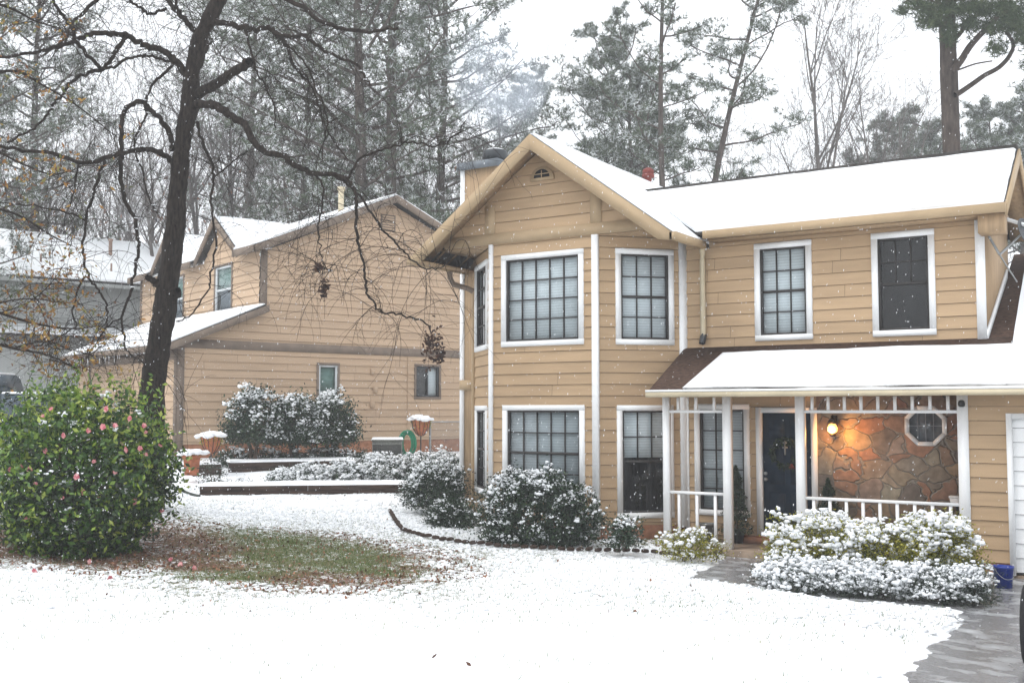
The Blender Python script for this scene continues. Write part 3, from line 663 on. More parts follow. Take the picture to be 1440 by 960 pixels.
# --- chimney chase
ch = MB(); ch.box(-12.52, -11.64, 17.7, 18.6, .3, 7.28); ch = ch.build('chimney', M['siding_plain'], HS)
mb = MB(); mb.box(-12.535, -12.43, 17.685, 17.72, .3, 7.28); mb.box(-12.535, -12.50, 17.72, 17.82, .3, 7.28); mb.build('corner_board', M['white'], ch)
mb = MB(); mb.box(-12.58, -11.58, 17.62, 18.68, 7.28, 7.42); mb.build('cap', M['chcap'], ch)
mb = MB(); mb.box(-12.50, -12.15, 17.63, 17.72, 2.75, 2.95); mb.build('patch', M['tan_trim'], ch)
mb = MB(); mb.lathe((-11.95, 18.1, 7.42), [(.21, 0), (.21, .05), (.26, .06), (.26, .24), (.25, .27), (.20, .29)], 24); pt_ = mb.build('flue', M['metal'], ch, True)
mb = MB(); mb.lathe((-11.95, 18.1, 7.71), [(.20, 0), (.17, .02), (.02, .035)], 24); mb.build('flue_snow', M['snow'], pt_, True)
rp = MB(); rp.lathe((-10.3, 22, 6.75), [(.075, 0), (.075, .92), (.14, .93), (.14, 1.0), (.10, 1.01), (.13, 1.03), (.13, 1.1), (.06, 1.15)], 16); rp.build('vent_pipe', M['red'], HS)
# --- garage / porch roof
def pz(y): return 2.66 + .51 * (y - 15.95)
xg0, xg1 = -7.5, 3.9; mb = MB()
slab(mb, (xg0, 15.95, pz(15.95)), (xg1, 15.95, pz(15.95)), (xg1, 17.5, pz(17.5)), (xg0, 17.5, pz(17.5)), .05)
slab(mb, (-2.55, 17.5, pz(17.5)), (xg1, 17.5, pz(17.5)), (xg1, 20.8, pz(20.8)), (-2.55, 20.8, pz(20.8)), .05)
slab(mb, (-2.55, 20.8, pz(20.8)), (xg1, 20.8, pz(20.8)), (xg1, 25.9, 2.6), (-2.55, 25.9, 2.6), .05)
rf = mb.build('roof', M['shingle'], HS)
def up_(p): return p
snowsheet('roof_snow', rf, (-6.93, 15.93, pz(15.93)), (-2.1, 15.93, pz(15.93)), (-2.1, 17.22, pz(17.22)), (-6.70, 17.22, pz(17.22)), .07, .11, (1, 0, 1, 1), 41, .13, .002, .14)
snowsheet('roof_snow', rf, (-2.1, 15.93, pz(15.93)), (xg1, 15.93, pz(15.93)), (xg1, 20.8, pz(20.8)), (-2.32, 20.8, pz(20.8)), .07, .2, (0, 1, 1, 0), 43, .04, .002, .12)
mb = MB(); mb.box(xg0, xg1, 15.84, 15.955, 2.555, 2.64); g_ = mb.build('gutter', M['cream'], HS)
mb = MB(); mb.box(xg0, xg1, 15.835, 15.86, 2.64, 2.675); mb.build('gutter_rim', M['white'], g_)
mb = MB(); mb.box(xg0 + .02, 3.6, 15.95, YM, 2.60, 2.615); mb.build('soffit', M['siding_plain'], HS)
mb = MB(); mb.prism([(xg0, 15.95, 2.56), (xg0, 15.95, 2.66), (xg0, 17.48, pz(17.48) - .02), (xg0, 17.48, pz(17.48) - .12)], (.02, 0, 0)); mb.build('rake_board', M['cream'], HS)
# porch floor and step
mb = MB(); mb.box(-7.45, -2.8, 16.05, YM, -.12, ZF); pf = mb.build('porch_floor', M['concrete'], HS)
mb = MB(); mb.box(-6.6, -4.9, 17.18, YM - .02, ZF, ZF + .10); mb.build('door_step', M['brick'], HS)
# posts & rails
def post(x, w=.115, z0=ZF, z1=2.56, y=YG):
    mb = MB(); mb.box(x - w / 2, x + w / 2, y - w / 2, y + w / 2, z0, z1); return mb.build('porch_post', M['white'], HS)
post(-7.33, .105); post(-6.27, .125); post(-5.08, .13)
def rail(x0, x1, n, z0, z1, top, bot):
    mb = MB(); mb.box(x0, x1, YG - .03, YG + .03, *((z1 - .045, z1) if top else (z0, z0 + .045))); r = mb.build('railing', M['white'], HS)
    if top and bot: mb = MB(); mb.box(x0, x1, YG - .03, YG + .03, z0, z0 + .045); mb.build('bottom_rail', M['white'], r)
    for k in range(n):
        x = x0 + (x1 - x0) * (k + .5 + (0)) / n; mb = MB(); mb.box(x - .022, x + .022, YG - .02, YG + .02, z0 + (.045 if bot else 0), z1 - (.045 if top else 0)); mb.build('baluster', M['white'], r)
rail(-7.277, -6.333, 3, .17, 1.02, 1, 1); rail(-5.015, -2.80, 9, .25, 1.02, 1, 1)
rail(-7.277, -6.333, 3, 2.30, 2.55, 0, 1); rail(-5.015, -2.80, 9, 2.30, 2.55, 0, 1)
# stone cladding (with octagonal opening trimmed on top)
mb = MB(); mb.box(-5.17, -2.80, YM - .05, YM, ZF, 2.9); mb.build('stone_wall', M['stone'], HS)
oc = (-3.46, 2.10)
def octa(r, n=8): return [(oc[0] + r * math.cos(math.pi / 8 + k * math.pi / 4), oc[1] + r * math.sin(math.pi / 8 + k * math.pi / 4)) for k in range(n)]
mb = MB(); A_o, B_o = octa(.335), octa(.265)
for k in range(8):
    k2 = (k + 1) % 8
    p = [(*A_o[k],), (*A_o[k2],), (*B_o[k2],), (*B_o[k],)]; mb.prism([(a, YM - .10, z) for a, z in p], (0, .055, 0))
ow = mb.build('octagon_window', M['white'], HS)
mb = MB(); mb.prism([(a, YM - .07, z) for a, z in octa(.27)], (0, .018, 0)); mb.build('pane', M['octglass'], ow)
mb = MB(); mb.box(oc[0] - .006, oc[0] + .006, YM - .078, YM - .071, oc[1] - .25, oc[1] + .25); mb.box(oc[0] - .12, oc[0] - .11, YM - .078, YM - .071, oc[1] - .2, oc[1] + .2); mb.box(oc[0] + .11, oc[0] + .12, YM - .078, YM - .071, oc[1] - .2, oc[1] + .2)
mb.box(oc[0] - .25, oc[0] + .25, YM - .078, YM - .071, oc[1] - .006, oc[1] + .006); mb.build('muntin', M['greyblind'], ow)
# front door
mb = MB(); FM.box(mb, -6.21, -6.115, .22, 2.39, -.06, .05); FM.box(mb, -5.265, -5.165, .22, 2.39, -.06, .07); FM.box(mb, -6.115, -5.265, 2.30, 2.39, -.06, .05); FM.box(mb, -6.115, -5.265, .22, .265, -.06, .08)
fd = mb.build('door_frame', M['white'], HS)
mb = MB(); FM.box(mb, -6.115, -5.265, .265, 2.30, -.08, -.03)
for (a, b, z0, z1) in ((-6.0, -5.74, .4, .95), (-5.64, -5.38, .4, .95), (-6.0, -5.74, 1.1, 1.75), (-5.64, -5.38, 1.1, 1.75), (-6.0, -5.74, 1.85, 2.18), (-5.64, -5.38, 1.85, 2.18)):
    FM.box(mb, a, b, z0, z1, -.03, -.022); FM.box(mb, a + .035, b - .035, z0 + .035, z1 - .035, -.022, -.014)
dr = mb.build('front_door', M['door'], HS)
for z in (1.18, 1.28): mb = MB(); mb.lathe((0, 0, 0), [(.012, 0), (.014, .02), (.032, .035), (.032, .055), (.018, .07)], 12); mb.v = [np.array([-6.06 + p[0], YM + .03 - p[2], z + p[1]]) for p in mb.v]; mb.build('handle', M['steel'], dr)
# garage door
mb = MB(); FG.box(mb, -2.16, -2.09, .06, 2.30, -.05, .055); FG.box(mb, -2.09, 3.5, 2.22, 2.30, -.05, .04); FG.box(mb, 3.4, 3.5, .06, 2.22, -.05, .055); mb.build('garage_frame', M['white'], HS)
mb = MB(); mb2 = MB(); siding(mb2, Fr((0, YG + .05), (1, 0)), [(-2.09, .1), (3.4, .1), (3.4, 2.22), (-2.09, 2.22)], (), .2, .02, .1); mb2.build('garage_door', M['white'], HS)
mb = MB(); FG.box(mb, -2.9, 3.6, -.2, .06, -.1, .02); mb.build('sill', M['concrete'], HS)
# small black floodlight on the corner board
fl = MB(); fl.lathe((-2.73, YG - .07, 2.44), [(.02, -.05), (.045, -.035), (.05, 0), (.04, .035), (.015, .05)], 14); fl.build('floodlight', M['pot'], HS, True)

# ------------------------------------------------------------------ porch things
c = (-4.88, YM - .05, 2.02)
lp = thing('wall_lantern', c, 'lit porch lantern glowing orange on the stone wall beside the front door', 'wall lamp')
mb = MB(); mb.box(c[0] - .05, c[0] + .05, YM - .075, YM - .05, 2.08, 2.26); mb.tube([(c[0], YM - .07, 2.2), (c[0], YM - .14, 2.26), (c[0], YM - .17, 2.2)], .012); mb.build('bracket', M['brass'], lp)
mb = MB(); mb.lathe((c[0], YM - .17, 2.12), [(.085, 0), (.07, .05), (.03, .09), (.01, .11)], 14); mb.build('hood', M['brass'], lp)
mb = MB(); mb.lathe((c[0], YM - .17, 1.93), [(.03, -.01), (.055, .02), (.055, .03), (.03, .04)], 10); mb.build('base', M['brass'], lp)
em = bpy.data.materials.new('lamp_bulb'); em.use_nodes = True; b = em.node_tree.nodes['Principled BSDF']; b.inputs['Emission Color'].default_value = (1, .42, .08, 1); b.inputs['Emission Strength'].default_value = 2.6
mb = MB(); mb.lathe((c[0], YM - .17, 1.97), [(.03, 0), (.075, .03), (.08, .09), (.05, .15)], 16); mb.build('bulb', em, lp, True)
pl = bpy.data.lights.new('porch_light', 'POINT'); pl.energy = 13; pl.color = (1, .47, .13); pl.shadow_soft_size = .05
po = bpy.data.objects.new('porch_light', pl); COL.objects.link(po); po.location = (c[0], YM - .30, 2.0)
# wreath with a pale ornament
rng = np.random.default_rng(5)
wc = np.array([-5.70, YM - .02, 1.62])
wr = thing('door_wreath', wc, 'dark evergreen wreath with a pale ornament hanging on the navy front door', 'wreath')
th = rng.uniform(0, 6.28, 500); rr = .22 + rng.normal(0, .03, 500); P = wc + np.stack([rr * np.cos(th), -.02 - rng.uniform(0, .05, 500), rr * np.sin(th)], -1)
V, q = leafcards(rng, P, .08, .3); link('greenery', V, q, M['leaf_dark'], wr, tone=rng.uniform(0, .7, len(q)))
mb = MB(); mb.box(wc[0] - .012, wc[0] + .012, YM - .09, YM - .07, 1.60, 1.80); mb.box(wc[0] - .045, wc[0] + .045, YM - .09, YM - .07, 1.71, 1.735); mb.prism([(wc[0] - .04, YM - .09, 1.80), (wc[0], YM - .09, 1.84), (wc[0] + .04, YM - .09, 1.80), (wc[0], YM - .09, 1.77)], (0, .015, 0)); mb.build('ornament', M['steel'], wr)
P = wc + np.array([.10, -.07, -.22]) + rng.normal(0, .02, (9, 3)); V, q = lumps(rng, P, .018, 1); link('berry', V, q, M['red'], wr)
def potted(px_x, y, h, r, label, seed):
    rng = np.random.default_rng(seed); o = thing('potted_evergreen', (px_x, y, ZF), label, 'potted plant', 'small evergreens in pots on the porch')
    mb = MB(); mb.lathe((px_x, y, ZF), [(.10, 0), (.15, .22), (.16, .24), (.13, .24)], 16); mb.build('pot', M['pot'], o)
    mb = MB(); mb.tube([(px_x, y, ZF + .2), (px_x, y, ZF + h)], [.02, .006]); mb.build('stem', M['stem'], o)
    n = 2600; t = rng.uniform(0, 1, n); rad = r * (1 - t) ** .7 * np.sqrt(rng.uniform(.05, 1, n)) * (1 + .25 * np.sin(t * 25)); a = rng.uniform(0, 6.28, n)
    P = np.stack([px_x + rad * np.cos(a), y + rad * np.sin(a), ZF + .25 + t * (h - .25) - rad * .35], -1); V, q = leafcards(rng, P, .075, .22); link('foliage', V, q, M['leaf_dark'], o, tone=rng.uniform(0, .75, n))
potted(-6.46, 17.15, 1.28, .27, 'dark potted evergreen left of the navy door, beside the window', 1)
potted(-4.90, 17.1, 1.12, .26, 'dark potted evergreen under the lit lantern, behind the railing', 2)
o = thing('door_mat', (-5.75, 17.3, ZF + .1), 'orange brown mat on the step below the front door', 'door mat'); mb = MB(); mb.box(-6.15, -5.4, 17.2, 17.45, ZF + .101, ZF + .125); mb.build('pad', M['rug'], o)
o = thing('bucket', (-6.95, 17.1, ZF), 'pale grey bucket on the porch below the window', 'bucket'); mb = MB(); mb.lathe((-6.95, 17.1, ZF), [(.11, 0), (.14, .28), (.15, .28), (.15, .30), (.12, .30), (.10, .05)], 18); mb.build('pail', M['steel'], o)
mb = MB(); mb.tube([(-6.95 + .14 * math.cos(t), 17.1 - .10 * math.sin(t), ZF + .28 - .08 * math.sin(t)) for t in np.linspace(0, math.pi, 10)], .006, 5); mb.build('handle', M['metal'], o)
o = thing('planter_box', (-3.02, 17.3, .9), 'small white planter standing on a dark stand against the stone wall', 'planter')
mb = MB(); mb.prism([(-3.10, 17.2, 1.02), (-2.92, 17.2, 1.02), (-2.94, 17.2, .9), (-3.08, 17.2, .9)], (0, .15, 0)); mb.box(-3.11, -2.91, 17.19, 17.36, 1.02, 1.05); mb.build('box', M['white'], o)
mb = MB(); mb.box(-3.03, -2.99, 17.26, 17.3, ZF, .9); mb.box(-3.12, -2.9, 17.2, 17.36, ZF, ZF + .02); mb.build('stand', M['metal'], o)
# blue bucket in front of the garage corner
b0 = at(1404, 14.15); o = thing('blue_bucket', b0, 'blue plastic bucket standing at the left corner of the garage door', 'bucket')
mb = MB(); mb.lathe(b0 - (0, 0, .02), [(.105, 0), (.128, .255), (.137, .257), (.137, .28), (.12, .28), (.10, .03)], 24); mb.build('pail', M['blue'], o, True)
d = -FW * .13; mb = MB(); mb.tube([b0 + RT * (.13 * math.cos(t)) - np.array([FW[0], FW[1], 0]) * (.02 + .13 * math.sin(t)) + np.array([0, 0, .25 - .15 * math.sin(t)]) for t in np.linspace(0, math.pi, 12)], .005, 5); mb.build('handle', M['steel'], o)
# satellite dish on the right side of the wing
sp_ = np.array([-2.5, 17.75, 5.0]); o = thing('satellite_dish', sp_, 'satellite dish arm and bracket fixed to the right end of the upper storey', 'satellite dish')
dc = np.array([-2.02, 17.7, 5.0])
mb = MB(); mb.tube([(-2.55, 17.6, 5.12), (-2.36, 17.62, 4.72)], .022, 6); mb.tube([(-2.36, 17.62, 4.72), (-2.03, 17.7, 5.05)], .02, 6); mb.tube([(-2.36, 17.62, 4.72), (-2.2, 18.2, 4.35)], .012, 6); mb.build('bracket', M['steel'], o)
mb = MB(); mb.lathe((0, 0, 0), [(.02, 0), (.14, .02), (.25, .06), (.26, .07), (.25, .065), (.02, .01)], 22)
rm = Matrix.Rotation(R(70), 3, 'Y') @ Matrix.Rotation(R(20), 3, 'X'); mb.v = [np.array(rm @ Vector(p)) + dc for p in mb.v]; mb.build('dish', M['metal'], o, True)
mb = MB(); mb.tube([dc + np.array([-.55, -.1, .45]) * 0 + np.array([-.3, .0, .3]), dc + np.array([.4, -.05, -.02])], .03, 6); mb.build('feed_arm', M['white'], o)

# ------------------------------------------------------------------ neighbouring tan house
UA = R(18); UU = np.array([math.sin(UA), math.cos(UA)]); VV = np.array([-UU[1], UU[0]])
O_ = onD(248, 600, 28)[:2]
def nP(a, b, z): p = O_ + UU * a + VV * b; return (p[0], p[1], z)
NH = thing('house', (*(O_ + UU * 4 + VV * 4), 1.1), 'peach tan neighbour house with taupe trim and two steep wall dormers', 'house')
NS = Fr(O_, UU)                       # side wall, s = a
NF = Fr(O_ + UU * 2.365 + VV * 9.2, -VV)   # upper front wall, s = 9.2 - b
NG = Fr(O_ + VV * 8.2, -VV)           # garage front
def nwin(fr, s0, z0, s1, z1, fm, bm, slider=False, tw=.07):
    m = MB()
    for q in ((s0, s1, z0, z0 + tw), (s0, s1, z1 - tw, z1), (s0, s0 + tw, z0 + tw, z1 - tw), (s1 - tw, s1, z0 + tw, z1 - tw)): fr.box(m, *q, -.05, .04)
    w = m.build('window', M['ntrim'], NH); a, b, c, d = s0 + tw, z0 + tw, s1 - tw, z1 - tw; e = .055
    m = MB()
    for q in ((a, a + e, b, d), (c - e, c, b, d), (a + e, c - e, b, b + e), (a + e, c - e, d - e, d)): fr.box(m, *q, -.05, .015)
    if slider: fr.box(m, (a + c) / 2 - .025, (a + c) / 2 + .025, b + e, d - e, -.05, .012)
    else: fr.box(m, a + e, c - e, (b + d) / 2 - .03, (b + d) / 2 + .03, -.05, .012)
    m.build('sash', M[fm], w)
    m = MB()
    if slider: fr.box(m, (a + c) / 2, c - .02, b + .02, d - .02, -.08, -.07); 
    else: fr.box(m, a + .02, c - .02, (b + d) / 2, d - .02, -.08, -.07)
    m.build('blind', M[bm], w)
    m = MB(); fr.box(m, a, c, b, d, -.12, -.10); m.build('recess', M['greyblind'] if not slider else M['frame'], w)
    m = MB(); m.quad(fr.P(a, b, -.03), fr.P(c, b, -.03), fr.P(c, d, -.03), fr.P(a, d, -.03)); m.build('pane', M['pane'], w)
    return (a, b, c, d)
n1 = nwin(NS, 4.14, 2.0, 4.9, 3.72, 'ntrimwhite', 'tealblind'); n2 = nwin(NS, 7.55, 2.68, 8.56, 3.77, 'metal', 'blind', True)
n3 = nwin(NF, 9.2 - 3.1, 5.15, 9.2 - 1.82, 6.7, 'ntrimwhite', 'tealblind'); n4 = nwin(NF, 9.2 - 6.9, 5.15, 9.2 - 5.40, 6.7, 'ntrimwhite', 'tealblind')
def nw(fr, poly, opens=(), nm='wall'): mb = MB(); siding(mb, fr, poly, opens, .215, .027); return mb.build(nm, M['nsiding'], NH)
nw(NS, [(.1, 1.43), (11.3, 1.43), (11.3, 4.0), (.1, 4.0)], [n1, n2])
nw(NS, [(2.45, 4.24), (11.3, 4.24), (11.3, 6.78), (6.664, 8.68), (2.45, 6.82)])
nw(NS, [(.2, 4.2), (2.45, 4.2), (2.45, 5.1)])
nw(NF, [(.1, 4.9), (9.12, 4.9), (9.12, 6.86), (.1, 6.86)], [n3, n4])
nw(NG, [(.1, 1.3), (8.12, 1.3), (8.12, 3.92), (.1, 3.92)])
GP = [(2.70, 8.07, 1.05, 4.1, 6.92), (6.45, 8.05, 5.15, 7.75, 6.92)]
for pk, pzz, r_, l_, ez in GP: nw(NF, [(9.2 - l_ + .1, 6.80), (9.2 - r_ - .1, 6.80), (9.2 - pk, pzz - .08)])
mb = MB(); NS.box(mb, 0, 11.3, 4.0, 4.24, -.02, .04); mb.build('band_board', M['ntrim'], NH)
def nb(fr, s0, s1, z0, z1): mb = MB(); fr.box(mb, s0, s1, z0, z1, -.02, .045); mb.build('corner_board', M['ntrim'], NH)
nb(NS, 0, .17, 1.3, 4.0); nb(NG, 8.06, 8.2, 1.2, 3.95); nb(NS, 2.35, 2.53, 5.1, 6.84); nb(NF, 0, .12, 4.95, 6.85)
mb = MB(); NG.box(mb, .1, 8.1, 3.68, 3.95, -.02, .035); mb.build('header_board', M['ntrim'], NH)
mb = MB(); NG.box(mb, 1.2, 1.3, 1.3, 3.68, 0, .03); NG.box(mb, 6.6, 6.7, 1.3, 3.68, 0, .03); mb.build('door_trim', M['ntrim'], NH)
mb = MB(); NS.box(mb, -.0, 11.3, .4, 1.43, -.1, -.004); mb.build('foundation', M['brick'], NH)
mb = MB(); NS.box(mb, .4, 11.2, .5, 4.0, -8, -.4); mb.build('core', M['dark'], NH)
mb = MB(); NS.box(mb, 2.8, 11.2, 4.0, 6.6, -8.9, -.4); mb.build('core', M['dark'], NH)
mb = MB(); NF.box(mb, 0, .02, 1.3, 6.8, -8.8, 0); NF.box(mb, 0, 9.2, .8, 6.8, -8.9, -8.85); mb.build('rear_wall', M['nsiding'], NH)
# roofs
def nroof(a0, z0, a1, z1, b0, b1, seed, edges=(1, 1, 1, 0), th=.08):
    mb = MB(); slab(mb, nP(a0, b0, z0), nP(a0, b1, z0), nP(a1, b1, z1), nP(a1, b0, z1), th); rf = mb.build('roof', M['dshingle'], NH)
    s = .03
    snowsheet('roof_snow', rf, nP(a0, b0, z0), nP(a0, b1, z0), nP(a1, b1, z1), nP(a1, b0, z1), .06, .25, edges, seed, .02, .002); return rf
zk = 6.92 + (2.55 - 2.0) * (8.90 - 6.92) / 4.664
nroof(2.55, zk, 6.664, 8.90, -.32, 9.45, 51, (0, 1, 1, 0))
for b0_, b1_, sd_ in ((-.32, 1.08, 54), (4.07, 5.18, 55), (7.72, 9.45, 56)): nroof(2.0, 6.92, 2.56, zk + .004, b0_, b1_, sd_, (1, 0, 1, 1), .075)
nroof(11.6, 6.80, 6.664, 8.90, -.32, 9.45, 52)
nroof(-.42, 4.08, 2.36, 5.28, -.32, 8.6, 53, (1, 1, 1, 1))
for k, (pk, pzz, r_, l_, ez) in enumerate(GP):
    aend = 2.0 + (pzz + .10 - 6.92) / (8.90 - 6.92) * 4.664
    for bb, sd in ((r_, 60), (l_, 66)):
        mb = MB(); slab(mb, nP(2.15, bb, ez), nP(2.15, pk, pzz + .08), nP(aend, pk, pzz + .08), nP(2.2, bb, ez), .06); rf = mb.build('roof', M['dshingle'], NH)
        snowsheet('roof_snow', rf, nP(2.15, bb, ez), nP(2.15, pk, pzz + .08), nP(aend, pk, pzz + .08), nP(2.3, bb, ez), .05, .2, (1, 0, 1, 0), sd + k, .0, .002)
        mb = MB(); mb.prism([nP(2.13, bb, ez - .01), nP(2.13, pk, pzz + .06), nP(2.13, pk, pzz - .16), nP(2.13, bb, ez - .20)], tuple(np.append(-UU * .05, 0))); mb.build('rake_board', M['ntrim'], NH)
# fascias
def nf(p, q_, h=.2, o=(0, 0)):
    mb = MB(); p = np.array(p); q_ = np.array(q_); d = np.array([o[0], o[1], 0.]); mb.prism([p, q_, q_ - (0, 0, h), p - (0, 0, h)], d); mb.build('fascia', M['ntrim'], NH)
nf(nP(2.0, -.32, 6.91), nP(6.664, -.32, 8.89), .22, -VV * .05); nf(nP(6.664, -.32, 8.89), nP(11.6, -.32, 6.79), .22, -VV * .05)
nf(nP(-.42, -.32, 4.07), nP(2.45, -.32, 5.27), .2, -VV * .05); nf(nP(-.42, -.32, 4.07), nP(-.42, 8.6, 4.07), .17, -UU * .05)
for b0, b1 in ((-.32, GP[0][2]), (GP[0][3], GP[1][2]), (GP[1][3], 9.45)): nf(nP(2.0, b0, 6.91), nP(2.0, b1, 6.91), .2, -UU * .05)
mb = MB(); mb.prism([nP(-.4, -.3, 3.96), nP(0, -.3, 3.96), nP(0, 8.5, 3.96), nP(-.4, 8.5, 3.96)], (0, 0, .02)); mb.build('soffit', M['ntrim'], NH)
for b0_, b1_ in ((-.3, 1.1), (4.1, 5.2), (7.75, 9.3)): mb = MB(); mb.prism([nP(2.0, b0_, 6.78), nP(2.4, b0_, 6.9), nP(2.4, b1_, 6.9), nP(2.0, b1_, 6.78)], (0, 0, .02)); mb.build('soffit', M['ntrim'], NH)
# louvre vent, utility boxes, pipe
mb = MB(); NS.box(mb, 6.28, 6.80, 7.82, 8.32, -.02, .045); v = mb.build('gable_vent', M['ntrim'], NH)
for k in range(6): mb = MB(); z = 7.86 + k * .075; NS.box(mb, 6.33, 6.75, z, z + .045, .045, .06); mb.build('slat', M['nsiding'], v)
for s, z in ((5.95, 3.5), (5.95, 2.5), (6.05, 2.95)): mb = MB(); NS.box(mb, s, s + .14, z - .09, z + .09, .0, .08); mb.build('utility_box', M['nsiding'], NH)
mb = MB(); mb.tube([NS.P(7.3, 3.98, .04), NS.P(7.3, 1.5, .04)], .012, 6); mb.build('conduit', M['nsiding'], NH)
mb = MB(); p = nP(5.6, 1.2, 8.3); mb.tube([p, (p[0], p[1], 9.15)], .09, 10); mb.tube([(p[0], p[1], 9.15), (p[0], p[1], 9.25)], .13, 10); mb.build('vent_pipe', M['cream'], NH)
# icicles under the garage eave
rng = np.random.default_rng(77)
mb = MB()
for k in range(46):
    b = rng.uniform(.6, 8.4); p = np.array(nP(-.46, b, 3.92)); l_ = rng.uniform(.05, .26) if b > 2.5 else rng.uniform(.03, .1); mb.tube([p, p - (0, 0, l_ * .5), p - (0, 0, l_)], [.012, .008, .002], 5)
ic = mb.build('icicles', M['snow'], NH); ic['kind'] = 'stuff'

# ------------------------------------------------------------------ far grey house
O3 = onD(100, 540, 44)[:2]
def gP(s, o, z): p = O3 + UU * s + VV * o; return (p[0], p[1], z)
G3 = thing('house', (*(O3 + UU * -2 + VV * 3), 2.3), 'grey house with a long snowy roof behind the peach tan house, at the left edge', 'house')
FG3 = Fr(O3, UU)
mb = MB(); FG3.box(mb, -14, 5.4, 1.8, 5.45, -.1, 0); FG3.box(mb, -14, 5.4, 5.45, 7.8, -.9, -.8); FG3.box(mb, 5.35, 5.4, 2.0, 7.8, -9, -.8)
mb.build('wall', M['gsiding'], G3)
mb = MB()
for k in range(60): FG3.box(mb, -14 + k * .32, -14 + k * .32 + .04, 1.9, 5.4, 0, .015); FG3.box(mb, -14 + k * .32, -14 + k * .32 + .04, 5.6, 7.7, -.8, -.785)
mb.build('batten', M['gsiding'], G3)
mb = MB(); slab(mb, gP(-14.5, -.1 + .0, 7.78), gP(5.7, -.1, 7.78), gP(5.7, 4.6, 10.3), gP(-14.5, 4.6, 10.3), .1); slab(mb, gP(-14.5, 4.6, 10.3), gP(5.7, 4.6, 10.3), gP(5.7, 9.6, 7.78), gP(-14.5, 9.6, 7.78), .1); rf = mb.build('roof', M['dshingle'], G3)
snowsheet('roof_snow', rf, gP(-14.5, -.1, 7.78), gP(5.7, -.1, 7.78), gP(5.7, 4.55, 10.28), gP(-14.5, 4.55, 10.28), .09, .4, (1, 1, 1, 1), 71, .04, .002)
mb = MB(); slab(mb, gP(-14.5, -.5, 5.40), gP(3.0, -.5, 5.40), gP(3.0, .85, 5.85), gP(-14.5, .85, 5.85), .08); rf = mb.build('roof', M['dshingle'], G3)
snowsheet('roof_snow', rf, gP(-14.5, -.5, 5.40), gP(3.0, -.5, 5.40), gP(3.0, .8, 5.84), gP(-14.5, .8, 5.84), .08, .3, (1, 1, 1, 1), 73, .03, .002)
mb = MB(); mb.prism([gP(-14.5, -.12, 7.66), gP(5.7, -.12, 7.66), gP(5.7, -.12, 7.52), gP(-14.5, -.12, 7.52)], tuple(np.append(-VV * .06, 0))); mb.prism([gP(-14.5, -.1, 7.66), gP(5.7, -.1, 7.66), gP(5.7, .8, 7.66), gP(-14.5, .8, 7.66)], (0, 0, .03)); mb.build('gutter', M['gsiding'], G3)
p = gP(2.35, 2.6, 9.0); mb = MB(); mb.lathe(p, [(.20, 0), (.10, .12), (.08, .14), (.08, .95), (.11, .97), (.11, 1.05)], 12); mb.build('vent_pipe', M['ochrepipe'], G3)
for s, o in ((-1.0, 1.2), (1.8, .8)): p = gP(s, o, 8.35 + (o - .8) * .5); mb = MB(); mb.lathe(p, [(.06, 0), (.04, .05), (.04, .35)], 8); mb.build('vent_pipe', M['ochrepipe'], G3)

# ------------------------------------------------------------------ pickup truck behind the camellia
tb = at(108, 30); fx = -RT; sx = np.array([FW[0], FW[1], 0]); sx /= np.linalg.norm(sx)
gzt = 1.42
def tP(f, s, z): p = tb + fx * f + sx * s; return (p[0], p[1], gzt + z)
TK = thing('pickup_truck', tP(2.6, .9, 0), 'dark blue pickup truck with snow on its bed, behind the camellia at the left edge', 'truck')
def tprism(mb, pts, s0, s1): mb.prism([tP(f, s0, z) for f, z in pts], np.array(tP(0, s1, 0)) - np.array(tP(0, s0, 0)))
mb = MB(); tprism(mb, [(0, .55), (0, 1.38), (2.15, 1.38), (2.15, .55), (1.75, .5), (1.6, .85), (1.3, 1.0), (.95, .85), (.8, .5)], 0, .08); tprism(mb, [(0, .55), (0, 1.38), (2.15, 1.38), (2.15, .55)], 1.72, 1.8); tprism(mb, [(0, .55), (0, 1.38), (.08, 1.38), (.08, .55)], .08, 1.72)
tprism(mb, [(.08, .7), (.08, .75), (2.1, .75), (2.1, .7)], .08, 1.72)
tprism(mb, [(2.17, .45), (2.17, 1.40), (4.1, 1.32), (5.3, 1.15), (5.45, .9), (5.45, .5), (5.1, .5), (4.95, .85), (4.6, 1.0), (4.2, .85), (4.05, .45)], 0, 1.8); mb.build('body', M['truckpaint'], TK)
mb = MB(); tprism(mb, [(2.25, 1.40), (2.45, 1.95), (3.55, 1.95), (4.15, 1.33)], .1, 1.7); cb = mb.build('cab', M['truckpaint'], TK)
mb = MB(); tprism(mb, [(2.5, 1.45), (2.62, 1.87), (3.45, 1.87), (3.85, 1.45)], .09, .11); mb.build('side_window', M['glassdark'], cb)
for f in (1.3, 4.6):
    for s in (.02, 1.55):
        c = np.array(tP(f, s, .4)); mb = MB(); V = []
        mb.lathe((0, 0, 0), [(.24, 0), (.36, .02), (.39, .08), (.39, .17), (.36, .23), (.24, .25)], 20); mb.v = [c + fx * p[0] + sx * p[2] + np.array([0, 0, p[1]]) for p in mb.v]; wh = mb.build('wheel', M['tyre'], TK, True)
snowsheet('bed_snow', TK, tP(.0, -.01, 1.385), tP(2.15, -.01, 1.385), tP(2.15, .10, 1.385), tP(0, .10, 1.385), .05, .1, (1, 1, 1, 1), 81, .01, 0, .03)
snowsheet('bed_snow', TK, tP(.1, .1, .76), tP(2.1, .1, .76), tP(2.1, 1.7, .76), tP(.1, 1.7, .76), .07, .3, (1, 1, 1, 1), 82)
